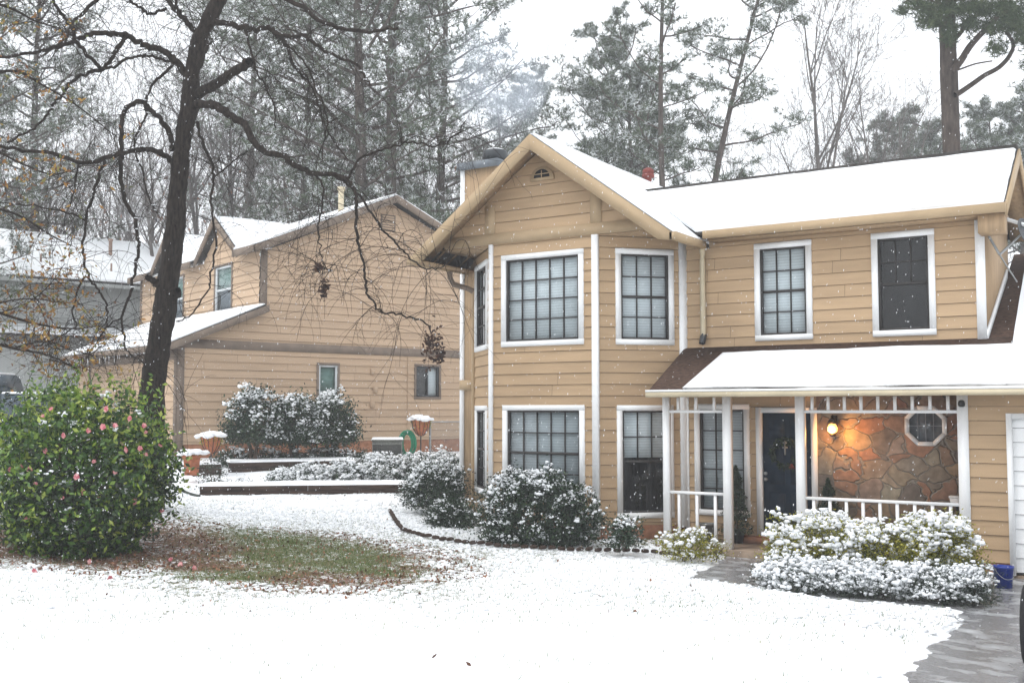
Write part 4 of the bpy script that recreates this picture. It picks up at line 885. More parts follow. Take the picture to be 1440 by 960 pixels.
snowsheet('roof_snow', cb, tP(2.5, .15, 1.96), tP(3.5, .15, 1.96), tP(3.5, 1.65, 1.96), tP(2.5, 1.65, 1.96), .06, .2, (1, 1, 1, 1), 83)

# ------------------------------------------------------------------ car at the right edge, seen from behind
wp = onD(1440, 877, 8.45); cx0 = wp[0]; cy0 = wp[1]; gc = gz(cx0 + .1, cy0 + .2)
CR = thing('parked_car', (cx0 + .9, cy0 + 2.2, gc), 'dark parked vehicle at the right edge of the picture, only its tyre showing', 'car')
mb = MB()
def cprism(mb, pts, x0, x1): mb.prism([(cx0 + x0, cy0 + y, gc + z) for y, z in pts], (x1 - x0, 0, 0))
cprism(mb, [(-.62, .45), (-.66, .75), (-.6, 1.05), (-.3, 1.12), (3.9, 1.08), (4.1, .9), (4.1, .45), (3.55, .42), (3.4, .72), (3.1, .80), (2.8, .72), (2.65, .36), (.45, .36), (.35, .72), (0, .80), (-.3, .72), (-.42, .45)], .10, 1.75)
mb.build('body', M['carpaint'], CR)
mb = MB(); cprism(mb, [(-.45, 1.12), (-.15, 1.62), (1.9, 1.64), (2.7, 1.10)], .20, 1.65); cb = mb.build('cabin', M['carpaint'], CR)
mb = MB(); cprism(mb, [(-.2, 1.16), (0, 1.55), (1.8, 1.56), (2.4, 1.16)], .19, 1.66); mb.build('side_window', M['glassdark'], cb)
mb = MB(); mb.prism([(cx0 + .3, cy0 - .44, gc + 1.17), (cx0 + 1.55, cy0 - .44, gc + 1.17), (cx0 + 1.45, cy0 - .19, gc + 1.57), (cx0 + .4, cy0 - .19, gc + 1.57)], (0, -.012, .008)); mb.build('rear_window', M['glassdark'], cb)
for x in (.14, 1.45): mb = MB(); mb.box(cx0 + x, cx0 + x + .26, cy0 - .68, cy0 - .6, gc + .78, gc + .92); mb.build('tail_light', M['red'], CR)
for x in (0, 1.62):
    for y in (0, 3.1):
        mb = MB(); prof = [(.21, 0), (.31, .005), (.345, .03)]
        for k in range(7): prof += [(.352, .045 + k * .026), (.352, .06 + k * .026), (.340, .062 + k * .026), (.340, .069 + k * .026)]
        prof += [(.345, .235), (.31, .25), (.21, .255)]
        mb.lathe((0, 0, 0), prof, 36); mb.v = [np.array([cx0 + x + p[2], cy0 + y + p[0], gc + .345 + p[1]]) for p in mb.v]; wh = mb.build('wheel', M['tyre'], CR)
        mb = MB(); mb.lathe((0, 0, 0), [(.02, .03), (.19, .02), (.215, .0), (.215, .255), (.19, .235), (.02, .225)], 24); mb.v = [np.array([cx0 + x + p[2], cy0 + y + p[0], gc + .345 + p[1]]) for p in mb.v]; mb.build('rim', M['steel'], wh, True)

# ------------------------------------------------------------------ garden things by the neighbour's wall
# retaining walls
def retain(p0, p1, zt, h, label, seed):
    p0, p1 = np.array(p0), np.array(p1); d = (p1 - p0)[:2]; Ln = np.linalg.norm(d); fr = Fr(p0[:2], d)
    o = thing('retaining_wall', (p0[0], p0[1], zt - h), label, 'garden wall')
    rng = np.random.default_rng(seed)
    for r in range(2):
        mb = MB(); s = -rng.uniform(0, .8)
        while s < Ln:
            e = min(Ln, s + rng.uniform(1.2, 2.2)); a = max(0, s)
            fr.box(mb, a + .006, e - .006, zt - h + r * h / 2 + .004, zt - h + (r + 1) * h / 2 - .004, -.14, rng.uniform(-.01, .012)); s = e
        t = mb.build('timber', M['timber'], o)
    m = MB(); fr.box(m, 0, Ln, zt - h - .4, zt - h, -.13, -.005); m.build('timber', M['timber'], o)
    snowsheet('snow_cap', o, fr.P(0, zt, .02), fr.P(Ln, zt, .02), fr.P(Ln, zt + .02, -.5), fr.P(0, zt + .02, -.5), .05, .12, (1, 1, 1, 0), seed, .03, 0, .06)
rw0, rw1 = onD(280, 703, 22.6), onD(578, 691, 23.2)
retain(rw0, rw1, .72, .24, 'long low timber retaining wall topped with snow, nearest the lawn', 91)
r20, r21 = onD(322, 665, 26.0), onD(503, 663, 27.4)
retain(r20, r21, 1.05, .30, 'second timber retaining wall, under the row of dark shrubs by the neighbour house', 92)
r30, r31 = onD(272, 660, 25.2), onD(312, 661, 25.6)
retain(r30, r31, 1.04, .20, 'short stub of timber edging beside the terracotta pot', 93)
# pots
def snowcap_dome(c, r, parent, seed, h=.1):
    rng = np.random.default_rng(seed); n = 70; a = rng.uniform(0, 6.28, n); q_ = r * np.sqrt(rng.uniform(0, 1, n)); P = np.stack([c[0] + q_ * np.cos(a), c[1] + q_ * np.sin(a), c[2] + h * (1 - (q_ / r) ** 2)], -1)
    V, f = lumps(rng, P, r * .28, .5); return link('snow_cap', V, f, M['snow'], parent, True)
def trailing(c, r, parent, seed, drop=.12, n=260, m='leaf_yel'):
    rng = np.random.default_rng(seed); a = rng.uniform(0, 6.28, n); q_ = r * rng.uniform(.75, 1.15, n); P = np.stack([c[0] + q_ * np.cos(a), c[1] + q_ * np.sin(a), c[2] - rng.uniform(-.03, 1, n) ** 2 * drop], -1)
    V, f = leafcards(rng, P, .06, .35); link('foliage', V, f, M[m], parent, tone=rng.uniform(0, .8, n))
c = at(271, 24.4); c[2] = 2.35 - (664 - 576) * 24.4 / F; o = thing('terracotta_pot', c, 'terracotta pot capped with snow standing in the snow beside the camellia', 'flower pot')
mb = MB(); mb.lathe(c - (0, 0, .05), [(.15, 0), (.19, .38), (.215, .39), (.215, .46), (.18, .46)], 20); mb.build('pot', M['terra'], o, True); trailing(c + (0, 0, .43), .2, o, 5, .14); snowcap_dome(c + (0, 0, .44), .26, o, 1, .07)
def urn(c, s, label, seed, stand, drop=0):
    o = thing('urn_planter', c, label, 'planter')
    mb = MB(); zt = stand
    mb.tube([c + (0, 0, 0), c + (0, 0, zt)], .018, 6)
    for k in range(3): a = k * 2.1; mb.tube([c + (0, 0, zt * .35), c + (.1 * math.cos(a), .1 * math.sin(a), zt * .12), c + (.16 * math.cos(a), .16 * math.sin(a), 0)], .012, 5)
    mb.build('stand', M['ambglass'], o)
    mb = MB(); mb.lathe(c + (0, 0, zt), [(.05, 0), (.12 * s, .06 * s), (.2 * s, .2 * s), (.25 * s, .40 * s), (.24 * s, .42 * s)], 18); mb.build('bowl', M['terra'], o, True)
    mb = MB()
    for k in range(12): a = k * math.pi / 6; ca, sa = math.cos(a), math.sin(a); mb.tube([c + np.array([r * ca, r * sa, zt + z]) for r, z in ((.06, 0), (.13 * s, .06 * s), (.21 * s, .2 * s), (.26 * s, .42 * s))], .008, 4)
    mb.build('wire_basket', M['ambglass'], o)
    trailing(c + (0, 0, zt + .4 * s), .25 * s, o, seed, .22); snowcap_dome(c + (0, 0, zt + .42 * s), .29 * s, o, seed, .08 * s)
c = at(298, 25.6); c[2] = 2.35 - (656 - 576) * 25.6 / F; urn(c, 1.0, 'basket planter on a dark stand capped with snow, behind the terracotta pot', 7, .32)
c = at(592, 30.5); c[2] = .98; urn(c, 1.1, 'tall basket planter on a thin stand beside the green hose', 8, .62)
# hose coil
c = np.array([*onD(572, 576, 30.6)[:2], 1.42]); o = thing('garden_hose', c, 'coiled bright green garden hose hanging beside the air conditioner', 'hose')
rng = np.random.default_rng(3); mb = MB(); pts = []
for k in range(16 * 20):
    t = k / 20 * 2 * math.pi; rx, rz_ = .19 + .05 * math.sin(k * .013 + 1), .33 + .05 * math.sin(k * .021); ph = .25 * math.sin(k * .01)
    pts.append(c + RT * (rx * math.cos(t) + .04 * math.sin(k * .03)) + np.array([0, 0, rz_ * math.sin(t) - .04]) - np.append(FW[:2], 0) * (.02 + .10 * math.sin(k * .07)))
mb.tube(pts, .017, 5); mb.build('coil', M['green_hose'], o, True)
mb = MB(); mb.tube([c - np.append(FW[:2], 0) * -.15 + (0, 0, .28), c + np.append(FW[:2], 0) * -.15 + (0, 0, .28)], .04, 8); mb.build('hanger', M['metal'], o)
# AC unit
c0 = onD(540, 576, 29.8); bz_ = .98; AF = Fr(c0[:2], RT[:2] * math.cos(.1) + np.array([-RT[1], RT[0]]) * math.sin(.1))
o = thing('air_conditioner', (c0[0], c0[1], bz_), 'grey outdoor air conditioner unit with snow on top beside the coiled hose', 'air conditioner')
mb = MB(); AF.box(mb, -.36, .56, bz_ - .1, bz_ + .06, -.85, .03); mb.build('base_pad', M['concrete'], o)
mb = MB(); AF.box(mb, -.32, .52, bz_ + .06, bz_ + .50, -.8, 0); bd = mb.build('cabinet', M['ac'], o)
mb = MB()
for k in range(26): s = -.30 + k * .031; AF.box(mb, s, s + .016, bz_ + .10, bz_ + .40, 0, .012)
mb.build('fin_grille', M['ambglass'], bd)
mb = MB(); AF.box(mb, -.35, .55, bz_ + .50, bz_ + .54, -.83, .03); mb.build('lid', M['ac'], o)
snowsheet('snow_cap', o, AF.P(-.35, bz_ + .54, .03), AF.P(.55, bz_ + .54, .03), AF.P(.55, bz_ + .54, -.83), AF.P(-.35, bz_ + .54, -.83), .05, .1, (1, 1, 1, 1), 95, .01, 0, .05)
# steps / low pallet left of it
c0 = onD(508, 576, 28.6); SF = Fr(c0[:2], RT[:2]); o = thing('garden_step', (c0[0], c0[1], .86), 'snow covered wooden step left of the air conditioner', 'step')
mb = MB(); SF.box(mb, 0, .70, .78, .94, -.6, 0); mb.build('lower_tread', M['timber'], o); mb = MB(); SF.box(mb, .0, .70, .94, 1.07, -.6, -.28); mb.build('upper_tread', M['timber'], o)
snowsheet('snow_cap', o, SF.P(0, 1.07, -.26), SF.P(.7, 1.07, -.26), SF.P(.7, 1.07, -.6), SF.P(0, 1.07, -.6), .045, .1, (1, 1, 1, 1), 96, .01, 0, .04)
snowsheet('snow_cap', o, SF.P(0, .94, .02), SF.P(.7, .94, .02), SF.P(.7, .94, -.27), SF.P(0, .94, -.27), .04, .1, (1, 1, 1, 1), 97, .01, 0, .04)
# chain link fence pieces behind the hose
c0 = onD(605, 576, 30.9); c1 = onD(648, 576, 31.5); o = thing('chain_link_fence', (c0[0], c0[1], 1.0), 'short chain link fence between the tall basket planter and the chimney corner', 'fence')
for c in (c0, c1): mb = MB(); mb.tube([(c[0], c[1], .9), (c[0], c[1], 2.05)], .035, 8); mb.lathe((c[0], c[1], 2.05), [(.04, 0), (.03, .04), (.01, .06)], 8); mb.build('post', M['steel'], o)
mb = MB(); mb.tube([(c0[0], c0[1], 2.0), (c1[0], c1[1], 2.0)], .02, 6); mb.build('top_rail', M['steel'], o)
mb = MB(); n = 12
for k in range(-n, n):
    for sg in (0, 1):
        a = k / n; b = a + 1.; a_, b_ = (a, b) if sg == 0 else (b, a)
        t0, t1 = max(0, -a), min(1, 1 - a)
        if t1 <= t0: continue
        f = lambda t: (c0 + (c1 - c0) * (a + t))
        p, q_ = f(t0), f(t1); z0_, z1_ = (.95 + 1.02 * t0, .95 + 1.02 * t1) if sg == 0 else (1.97 - 1.02 * t0, 1.97 - 1.02 * t1)
        mb.tube([(p[0], p[1], z0_), (q_[0], q_[1], z1_)], .004, 3)
mb.build('wire_mesh', M['steel'], o)
# dark hose lying in the snow
pts = [gpix(*p) + (0, 0, .02) for p in [(228, 672), (240, 683), (252, 690), (268, 696), (280, 699)]]
o = thing('drain_hose', pts[0], 'dark green hose lying in the snow beside the camellia', 'hose'); mb = MB(); mb.tube(pts, .035, 8); mb.build('tube', M['leaf_dark'], o, True)

# ================================================================== vegetation
def bushpts(rng, ncl, rx, ry, h, taper=.8, waist=.4, shell=.5):
    """cluster centres filling a dome that reaches the ground, with outward normals"""
    d = rvec(rng, ncl); low = (d[:, 2] < 0); a = np.arctan2(d[:, 1], d[:, 0]); u = rng.uniform(0, 1, ncl)
    s = 1 - shell * rng.uniform(0, 1, ncl) ** 1.8; ph = rng.uniform(0, 6.28, 4)
    wob = 1 + .09 * np.sin(3 * a + ph[0] + 2 * d[:, 2]) + .07 * np.sin(5 * a + ph[1] - 3 * d[:, 2]) + .06 * np.sin(9 * a + ph[2] + 7 * u) + .05 * rng.normal(size=ncl)
    r = np.where(low, taper + (1 - taper) * np.sin(u * math.pi / 2), np.sqrt(np.clip(1 - d[:, 2] ** 2, 0, 1)) ** .85)
    z = np.where(low, u * waist * h, waist * h + (1 - waist) * h * d[:, 2] * s * wob)
    P = np.stack([np.cos(a) * r * rx * s * wob, np.sin(a) * r * ry * s * wob, z], -1)
    nn = np.stack([np.cos(a), np.sin(a), np.where(low, -.1, d[:, 2] * 1.3)], -1); nn /= np.linalg.norm(nn, axis=1)[:, None]
    return P, nn, s
def shrub(name, px, d, rx, ry, h, label, cat='shrub', group=None, n=3500, leaf=.05, asp=.45, m='leaf_dark', snow=.5, ssize=.035, seed=0, base=None, lift=0., nl=9, stems=5, tmax=.9, top=.0, c=None, yb=None, taper=.8, waist=.4, per=16, spread=1.6, bright=.0):
    rng = np.random.default_rng(seed); c = at(px, d) if c is None else np.array(c, float)
    if yb is not None: c[2] = 2.35 - (yb - 576) * d / F
    o = thing(name, c, label, cat, group); n = int(n * 1.5); ncl = n // per
    P, nn, sh = bushpts(rng, ncl, rx, ry, h * (1 - lift), taper, waist); ca, sa = math.cos(YAW), math.sin(YAW)
    rot = lambda Q: np.stack([Q[:, 0] * ca - Q[:, 1] * sa, Q[:, 0] * sa + Q[:, 1] * ca, Q[:, 2]], -1)
    P = rot(P) + c + np.array([0, 0, h * lift]); nn = rot(nn); cs = leaf * spread
    L_ = np.repeat(P, per, 0) + rng.normal(0, cs, (ncl * per, 3)) * [1, 1, .7]; NL = np.repeat(nn, per, 0); keep = L_[:, 2] > c[2] - .02 + h * lift * .6
    ctone = rng.beta(1.3, 2.2, ncl) * tmax * (.55 + .45 * sh) + bright * np.clip(nn[:, 2], 0, 1)  # inner leaves darker, upward ones brighter: shade and light put into the tone
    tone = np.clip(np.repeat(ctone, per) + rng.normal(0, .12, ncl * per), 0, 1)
    L_, NL, tone = L_[keep], NL[keep], tone[keep]
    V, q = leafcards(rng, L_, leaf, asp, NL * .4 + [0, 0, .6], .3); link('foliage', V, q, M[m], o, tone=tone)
    if snow > 0:
        patch = .5 + .5 * noise2(P[:, 0] * ca + P[:, 1] * sa, P[:, 2] * 1.3, 3.2, seed + 3, 2)
        pr = snow * np.clip((nn[:, 2] + .45 + top), 0, 1.2) * (sh > .74) * np.clip(patch * 2.2 - .25, .06, 1.4)
        sel = rng.uniform(0, 1, ncl) < pr; Q = P[sel]; k = 7
        Q = np.repeat(Q, k, 0) + rng.normal(0, cs * .6, (len(Q) * k, 3)) * [1, 1, .55] + np.array([0, 0, cs * .55])
        V, f = lumps(rng, Q, ssize * .62, .7, .42); link('snow', V, f, M['snow'], o, True)['kind'] = 'stuff'
    paths = []
    for k in range(stems):
        a = rng.uniform(0, 6.28); e = np.array([math.cos(a) * rx * .55, math.sin(a) * ry * .55, h * .75]); t = np.linspace(0, 1, 6)[:, None]
        paths.append((c + np.array([math.cos(a) * .06, math.sin(a) * .06, -.05]) + e * t ** [[1.2, 1.2, .9]] + rng.normal(0, .02, (6, 3)), np.linspace(.016, .006, 6) * (h + .3), 5))
    V, q = tubes(paths); link('stem', V, q, M['stem'], o)
    return o, c, L_, NL
# the big camellia
cc = at(118, 14.6); 
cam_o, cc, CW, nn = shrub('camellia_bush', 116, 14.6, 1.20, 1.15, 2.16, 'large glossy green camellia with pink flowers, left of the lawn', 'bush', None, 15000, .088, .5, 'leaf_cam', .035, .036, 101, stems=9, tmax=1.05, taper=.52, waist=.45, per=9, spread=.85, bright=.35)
rng = np.random.default_rng(12)
toC = np.array([-FW[0], -FW[1], .25]); toC /= np.linalg.norm(toC)
dirs = (CW - cc - (0, 0, 1.2)) / np.array([1.2, 1.2, 1.2]); rr = np.linalg.norm(dirs, axis=1); cand = np.where((rr > .82) & ((dirs @ toC) > .15))[0]
# brighter yellow-green leaves around the outside
idx = rng.choice(np.where(rr > .8)[0], 2600); V, q = leafcards(rng, CW[idx] * 1.0 + dirs[idx] * .05, .09, .5); link('outer_leaves', V, q, M['leaf_cam'], cam_o, tone=rng.uniform(.6, 1, len(q)))
# shoots on top
idx = rng.choice(np.where((dirs[:, 2] > .6))[0], 60); Ps = []
for k in idx: Ps.append(CW[k] + np.linspace(0, .22, 9)[:, None] * (np.array([0, 0, 1]) + rng.normal(0, .25, 3)) + rng.normal(0, .025, (9, 3)))
Ps = np.concatenate(Ps); V, q = leafcards(rng, Ps, .075, .45); link('shoots', V, q, M['leaf_cam'], cam_o, tone=rng.uniform(.5, 1, len(q)))['kind'] = 'stuff'
def blossom(c, name, parent=None, seed=0, s=.045):
    r_ = np.random.default_rng(seed); Vs = []; n = 12
    nrm = toC + r_.normal(0, .35, 3); nrm /= np.linalg.norm(nrm); a = np.cross(nrm, (0, 0, 1.)); a /= np.linalg.norm(a); b = np.cross(nrm, a)
    for k in range(n):
        t = k * 2.4; ring = .45 + .55 * (k / n); ctr = c + (math.cos(t) * a + math.sin(t) * b) * s * ring * .7 + nrm * s * (.5 - .5 * ring)
        rad = (math.cos(t) * a + math.sin(t) * b); tg = np.cross(nrm, rad); w_ = s * .5
        Vs += [ctr - rad * w_ * .8, ctr + tg * w_ - nrm * 0, ctr + rad * w_ * .9 + nrm * w_ * .35, ctr - tg * w_]
    return np.array(Vs), np.arange(4 * n).reshape(-1, 4), r_.uniform(0, 1, n)
V, q, tn = blossom(CW[cand[0]], 'flower', None, 4)
fl0 = None
fpx = [(60, 585), (125, 605), (145, 600), (72, 575), (183, 588), (205, 607), (203, 598), (178, 632), (30, 655), (90, 612), (50, 680), (15, 660), (108, 670), (162, 663), (118, 692), (88, 700), (197, 630), (205, 640), (228, 718), (38, 730), (132, 648), (64, 634), (190, 705), (225, 626), (42, 660), (138, 700), (162, 598), (150, 575), (64, 633)]
for k, (fx_, fy_) in enumerate(fpx):
    p = onD(fx_, fy_, 13.9); r = ray(fx_, fy_)
    cen = cc + np.array([0, 0, 1.2]); ocn = (CP - cen) / 1.16; rr_ = r / 1.16; A2, B2, C2 = rr_ @ rr_, 2 * ocn @ rr_, ocn @ ocn - 1; disc = B2 * B2 - 4 * A2 * C2
    t = (-B2 - math.sqrt(disc)) / (2 * A2) if disc > 0 else -B2 / (2 * A2)
    p = CP + r * (t - .03)
    V, q, tn = blossom(p, 'flower', None, k + 1, .030 + .014 * ((k * 7) % 5) / 4); link('flower', V, q, M['petal'], cam_o, tone=tn)
# fallen blossoms on the ground
for k, (fx_, fy_, wd) in enumerate([(126, 793, 'a pink'), (254, 797, 'a pair of pink'), (274, 802, 'a small pink'), (154, 816, 'a pale'), (49, 806, 'an orange pink'), (240, 790, 'a faded pink'), (62, 781, 'a dull pink')]):
    p = gpix(fx_, fy_); V, q, tn = blossom(p + (0, 0, .03), 'f', None, 60 + k, .04)
    lab = ['pink camellia blossom fallen on the mulch right under the bush', 'pink camellia blossom fallen on the mulch right of the bush, left of two', 'small pink camellia blossom fallen on the mulch right of the bush, right of two', 'pale camellia blossom lying on the snow edge below the bush', 'orange pink camellia blossom fallen at the left end of the mulch', 'faded camellia blossom fallen just behind the pair right of the bush', 'dull camellia blossom fallen under the left side of the bush'][k]
    T(link('fallen_blossom', V, q, M['petal'], None, tone=tn), lab, 'flower', 'camellia blossoms fallen on the ground')

G1 = 'snow dusted shrubs around the houses'
shrub('snowy_shrub', 757, 17.25, .96, .56, 1.12, 'rounded dark green shrub dusted with snow under the lower bay window', 'shrub', G1, 15000, .055, .5, 'leaf_dark', .6, .036, 201, c=[*onD(757, 576, 17.4)[:2], .17])
shrub('snowy_shrub', 612, 20.6, .58, .6, .85, 'grey green snowy shrub left of the chimney corner', 'shrub', G1, 9000, .05, .45, 'leaf_dark', .6, .032, 202, yb=712)
shrub('snowy_shrub', 634, 19.2, .42, .4, .55, 'low dark shrub at the foot of the chimney corner, in front of the bigger one', 'shrub', G1, 5000, .05, .45, 'leaf_dark', .3, .028, 203, yb=746)
shrub('snowy_shrub', 876, 16.3, .20, .2, .40, 'small leafy shrub with snow beside the right corner board of the bay', 'shrub', G1, 1100, .055, .5, 'leaf_dark', .45, .035, 204, yb=766)
shrub('snowy_shrub', 965, 15.9, .36, .26, .42, 'low pale yellow green shrub with snow in front of the left porch post', 'shrub', G1, 1500, .05, .35, 'leaf_yel', .40, .04, 205, yb=782)
shrub('snowy_shrub', 1022 - 20, 15.8, .16, .16, .25, 'tiny tuft of snowy growth beside the second porch post', 'shrub', G1, 260, .04, .35, 'leaf_yel', .3, .03, 206, yb=780)
# yellow green hedge by the porch: three mounds grown together, one plant each
hx = [(1150, 14.35, .74, .5, .68, 795), (1240, 14.25, .88, .5, .60, 800), (1312, 14.1, .52, .46, .76, 804)]
hl = ['left mound of the snow laden yellow green hedge in front of the porch railing', 'middle mound of the snow laden yellow green hedge in front of the porch railing', 'right mound of the snow laden yellow green hedge, nearest the garage']
for k, (x, d, rx, ry, h, yb_) in enumerate(hx): shrub('hedge_shrub', x, d, rx, ry, h, hl[k], 'hedge', 'mounds of the hedge before the porch', 6400, .045, .4, 'leaf_yel', .62, .045, 211 + k, yb=yb_, top=.15, tmax=1.0, taper=.95)
for k, (x, d, rx, yb_) in enumerate([(1112, 13.55, .48, 824), (1175, 13.45, .55, 828), (1248, 13.3, .58, 833), (1315, 13.1, .48, 837), (1354, 12.95, .25, 840)]):
    lab = ['first', 'second', 'third', 'fourth', 'fifth'][k] + ' clump from the left of snow covered ground juniper edging the wet path'
    shrub('ground_juniper', x, d, rx, .36, .34, lab, 'shrub', 'ground juniper along the path', 3000, .06, .14, 'leaf_grey', .95, .036, 221 + k, yb=yb_, top=.4, stems=3)
# sprigs sticking up
rng = np.random.default_rng(9)
# azaleas at the neighbour wall
az = [(357, 27.0, .70, .6, 1.70, 643, 'left'), (415, 27.6, .62, .6, 1.58, 643, 'middle'), (466, 28.2, .66, .6, 1.62, 643, 'right')]
for k, (x, d, rx, ry, h, yb_, w_) in enumerate(az): shrub('azalea_bush', x, d, rx, ry, h, w_ + ' one of three tall snowy bushes against the neighbour wall', 'bush', 'three tall bushes by the neighbour wall', 6500, .08, .45, 'leaf_dark', .55, .05, 231 + k, yb=yb_, lift=.26, stems=9, taper=.9, waist=.3)
for k, x in enumerate((330, 372, 412, 452, 490)):
    lab = ['leftmost', 'second', 'third', 'fourth', 'rightmost'][k] + ' low dark shrub in the row on the upper timber wall'
    shrub('low_shrub', x, 27.2 + k * .25, .48, .4, .44, lab, 'shrub', 'row of low shrubs on the upper timber wall', 1500, .06, .5, 'leaf_dark', .5 if k == 0 else .22, .042, 241 + k, yb=655)
for k, (x, d, rx, h, yb_) in enumerate([(405, 24.6, .4, .40, 685), (440, 24.6, .5, .58, 688), (490, 24.8, .55, .62, 687), (540, 25, .55, .74, 684), (590, 25.2, .6, .76, 682), (630, 25.2, .45, .74, 680)]):
    lab = ['first', 'second', 'third', 'fourth', 'fifth', 'sixth'][k] + ' from the left of the snow covered shrubs behind the long timber retaining wall'
    shrub('terrace_shrub', x, d, rx, .5, h, lab, 'shrub', 'shrubs behind the long retaining wall', 3800, .055, .35, 'leaf_dark', .85, .042, 251 + k, yb=yb_, top=.2)
shrub('small_shrub', 302, 23.6, .28, .25, .62, 'thin grey green shrub in the snow right of the terracotta pot', 'shrub', None, 420, .055, .4, 'leaf_grey', .5, .03, 261, yb=690)
shrub('small_shrub', 338, 23.4, .42, .3, .25, 'flat straggly snowy plant in front of the upper timber wall', 'shrub', None, 450, .05, .3, 'leaf_grey', .6, .03, 262, yb=690)
shrub('small_shrub', 215, 16.0, .12, .12, .30, 'small leafy weed on the mulch right of the camellia trunk', 'plant', None, 120, .07, .4, 'leaf_grey', .0, .03, 263, yb=775)
shrub('evergreen_bush', -10, 17.5, .8, .8, 1.9, 'dark evergreen bush behind the left side of the camellia', 'bush', None, 3000, .07, .4, 'leaf_dark', .06, .05, 264)

# edging bricks along the planting bed
ed = [(548, 722), (556, 735), (566, 748), (600, 758), (650, 765), (700, 771), (760, 775), (820, 777), (880, 779), (930, 781), (975, 787), (1013, 781)]
W = [gpix(*p) for p in ed]; segs = np.concatenate([[0], np.cumsum([np.linalg.norm(W[i + 1] - W[i]) for i in range(len(W) - 1)])])
def along(s): k = min(len(W) - 2, int(np.searchsorted(segs, s) - 1)) if s > 0 else 0; t = (s - segs[k]) / (segs[k + 1] - segs[k]); return W[k] + (W[k + 1] - W[k]) * t, (W[k + 1] - W[k])
mb = MB(); mb.lathe((0, 0, 0), [(.02, .0), (.052, .01), (.06, .05), (.05, .085), (.02, .10)], 9); mb.v = [np.array([p[0] * 1.15, p[1] * .55, p[2] * .62]) for p in mb.v]
mb2 = mb; eb = mb2.build('edging_brick', M['timber'], None, True); T(eb, 'dark scalloped edging brick in the line bordering the bed under the bay', 'edging', 'edging bricks along the planting bed')
rng = np.random.default_rng(31); s = .05; first = True
while s < segs[-1]:
    p, dv = along(s); o = eb if first else eb.copy()
    if not first: COL.objects.link(o)
    first = False; o.location = (p[0], p[1], gz(p[0], p[1]) + .03 + rng.uniform(-.015, .006)); o.rotation_euler = (rng.uniform(-.1, .1), rng.uniform(-.15, .15), math.atan2(dv[1], dv[0]) + .35 + rng.uniform(-.1, .1)); s += .145

# ------------------------------------------------------------------ foreground oak
def smooth(P, k=5):
    P = np.array(P, float); n = len(P); t = np.arange(n); tt = np.linspace(0, n - 1, (n - 1) * k + 1); out = []
    for x in tt:
        i = min(int(x), n - 2); f = x - i; p0 = P[max(i - 1, 0)]; p1 = P[i]; p2 = P[i + 1]; p3 = P[min(i + 2, n - 1)]
        out.append(.5 * ((2 * p1) + (-p0 + p2) * f + (2 * p0 - 5 * p1 + 4 * p2 - p3) * f * f + (-p0 + 3 * p1 - 3 * p2 + p3) * f ** 3))
    return np.array(out)
DT = 18.2
tb_ = at(211, DT)
OT = thing('bare_tree', tb_, 'tall dark bare tree with drooping branches behind the camellia', 'tree')
rng = np.random.default_rng(44)
def limb(pts, w0, w1, dz0, dz1, n=7, name='limb', parent=OT, m='bark', knob=.10):
    """pts: photo pixels; w: diameter in px; dz: distance towards/away in metres along the limb"""
    k = len(pts); dz = np.linspace(dz0, dz1, k) ; P = [onD(x, y, DT + d) for (x, y), d in zip(pts, dz)]
    S = smooth(P, 5); S[1:-1] += rng.normal(0, .012, (len(S) - 2, 3)); r = np.linspace(w0, w1, len(S)) / 2 * DT / F * .92; r = r * (1 + knob * rng.normal(size=len(S)) * .6)
    V, q = tube_np(S, r, n); link(name, V, q, M[m], parent, True); return S, r
tr = [(209, 640, 40), (212, 600, 38), (213, 560, 35), (218, 520, 33), (224, 480, 32), (231, 440, 32), (234, 415, 31), (238, 385, 28), (244, 340, 28), (248, 300, 27), (250, 265, 25), (254, 230, 24), (257, 200, 22), (262, 172, 24), (267, 150, 28), (269, 128, 25), (270, 100, 21), (276, 75, 21), (281, 55, 22), (290, 36, 20), (300, 15, 22), (310, -5, 22), (322, -40, 19), (330, -90, 18), (345, -150, 15), (350, -230, 12), (362, -330, 7)]
P = [tb_ - (0, 0, .3)] + [onD(x, y, DT) for x, y, w_ in tr]; wv = np.array([48] + [w_ for *_, w_ in tr]) / 2 * DT / F
S = smooth(P, 5); rr = np.interp(np.linspace(0, len(wv) - 1, len(S)), np.arange(len(wv)), wv) * (1 + .035 * rng.normal(size=len(S)))
V, q = tube_np(S, rr, 14)
jit = 1 + .05 * np.sin(V[:, 2] * 9 + np.arctan2(V[:, 1] - tb_[1], V[:, 0] - tb_[0]) * 7) ; V = np.repeat(S, 14, 0) + (V - np.repeat(S, 14, 0)) * jit[:, None]
link('trunk', V, q, M['bark'], OT, True)
limbs = []
def LM(*a, **k): S, r = limb(*a, **k); limbs.append((S, r)); return S
LM([(234, 405), (222, 398), (212, 393), (207, 390)], 14, 9, 0, -.3, name='stub')
LM([(234, 412), (246, 414), (250, 408)], 24, 10, 0, -.3, name='stub')
LM([(270, 136), (288, 128), (305, 118), (325, 104), (345, 90), (351, 87)], 16, 13, 0, -.9, name='stub')
LM([(262, 165), (275, 147), (292, 146), (310, 152), (325, 164), (343, 174), (355, 198), (375, 215), (400, 221), (415, 232), (440, 243), (470, 246), (490, 251)], 14, 6, 0, -1.5)
LM([(272, 110), (283, 85), (290, 68), (296, 60)], 9, 5, 0, .8)
LM([(290, 33), (310, 31), (335, 38), (360, 42), (378, 40), (390, 50), (402, 62), (408, 80), (420, 100), (430, 112)], 10, 4, 0, -.8)
LM([(385, 45), (405, 52), (428, 50), (440, 60), (458, 72), (480, 82), (505, 95), (520, 120)], 7, 3, -.6, -1.8)
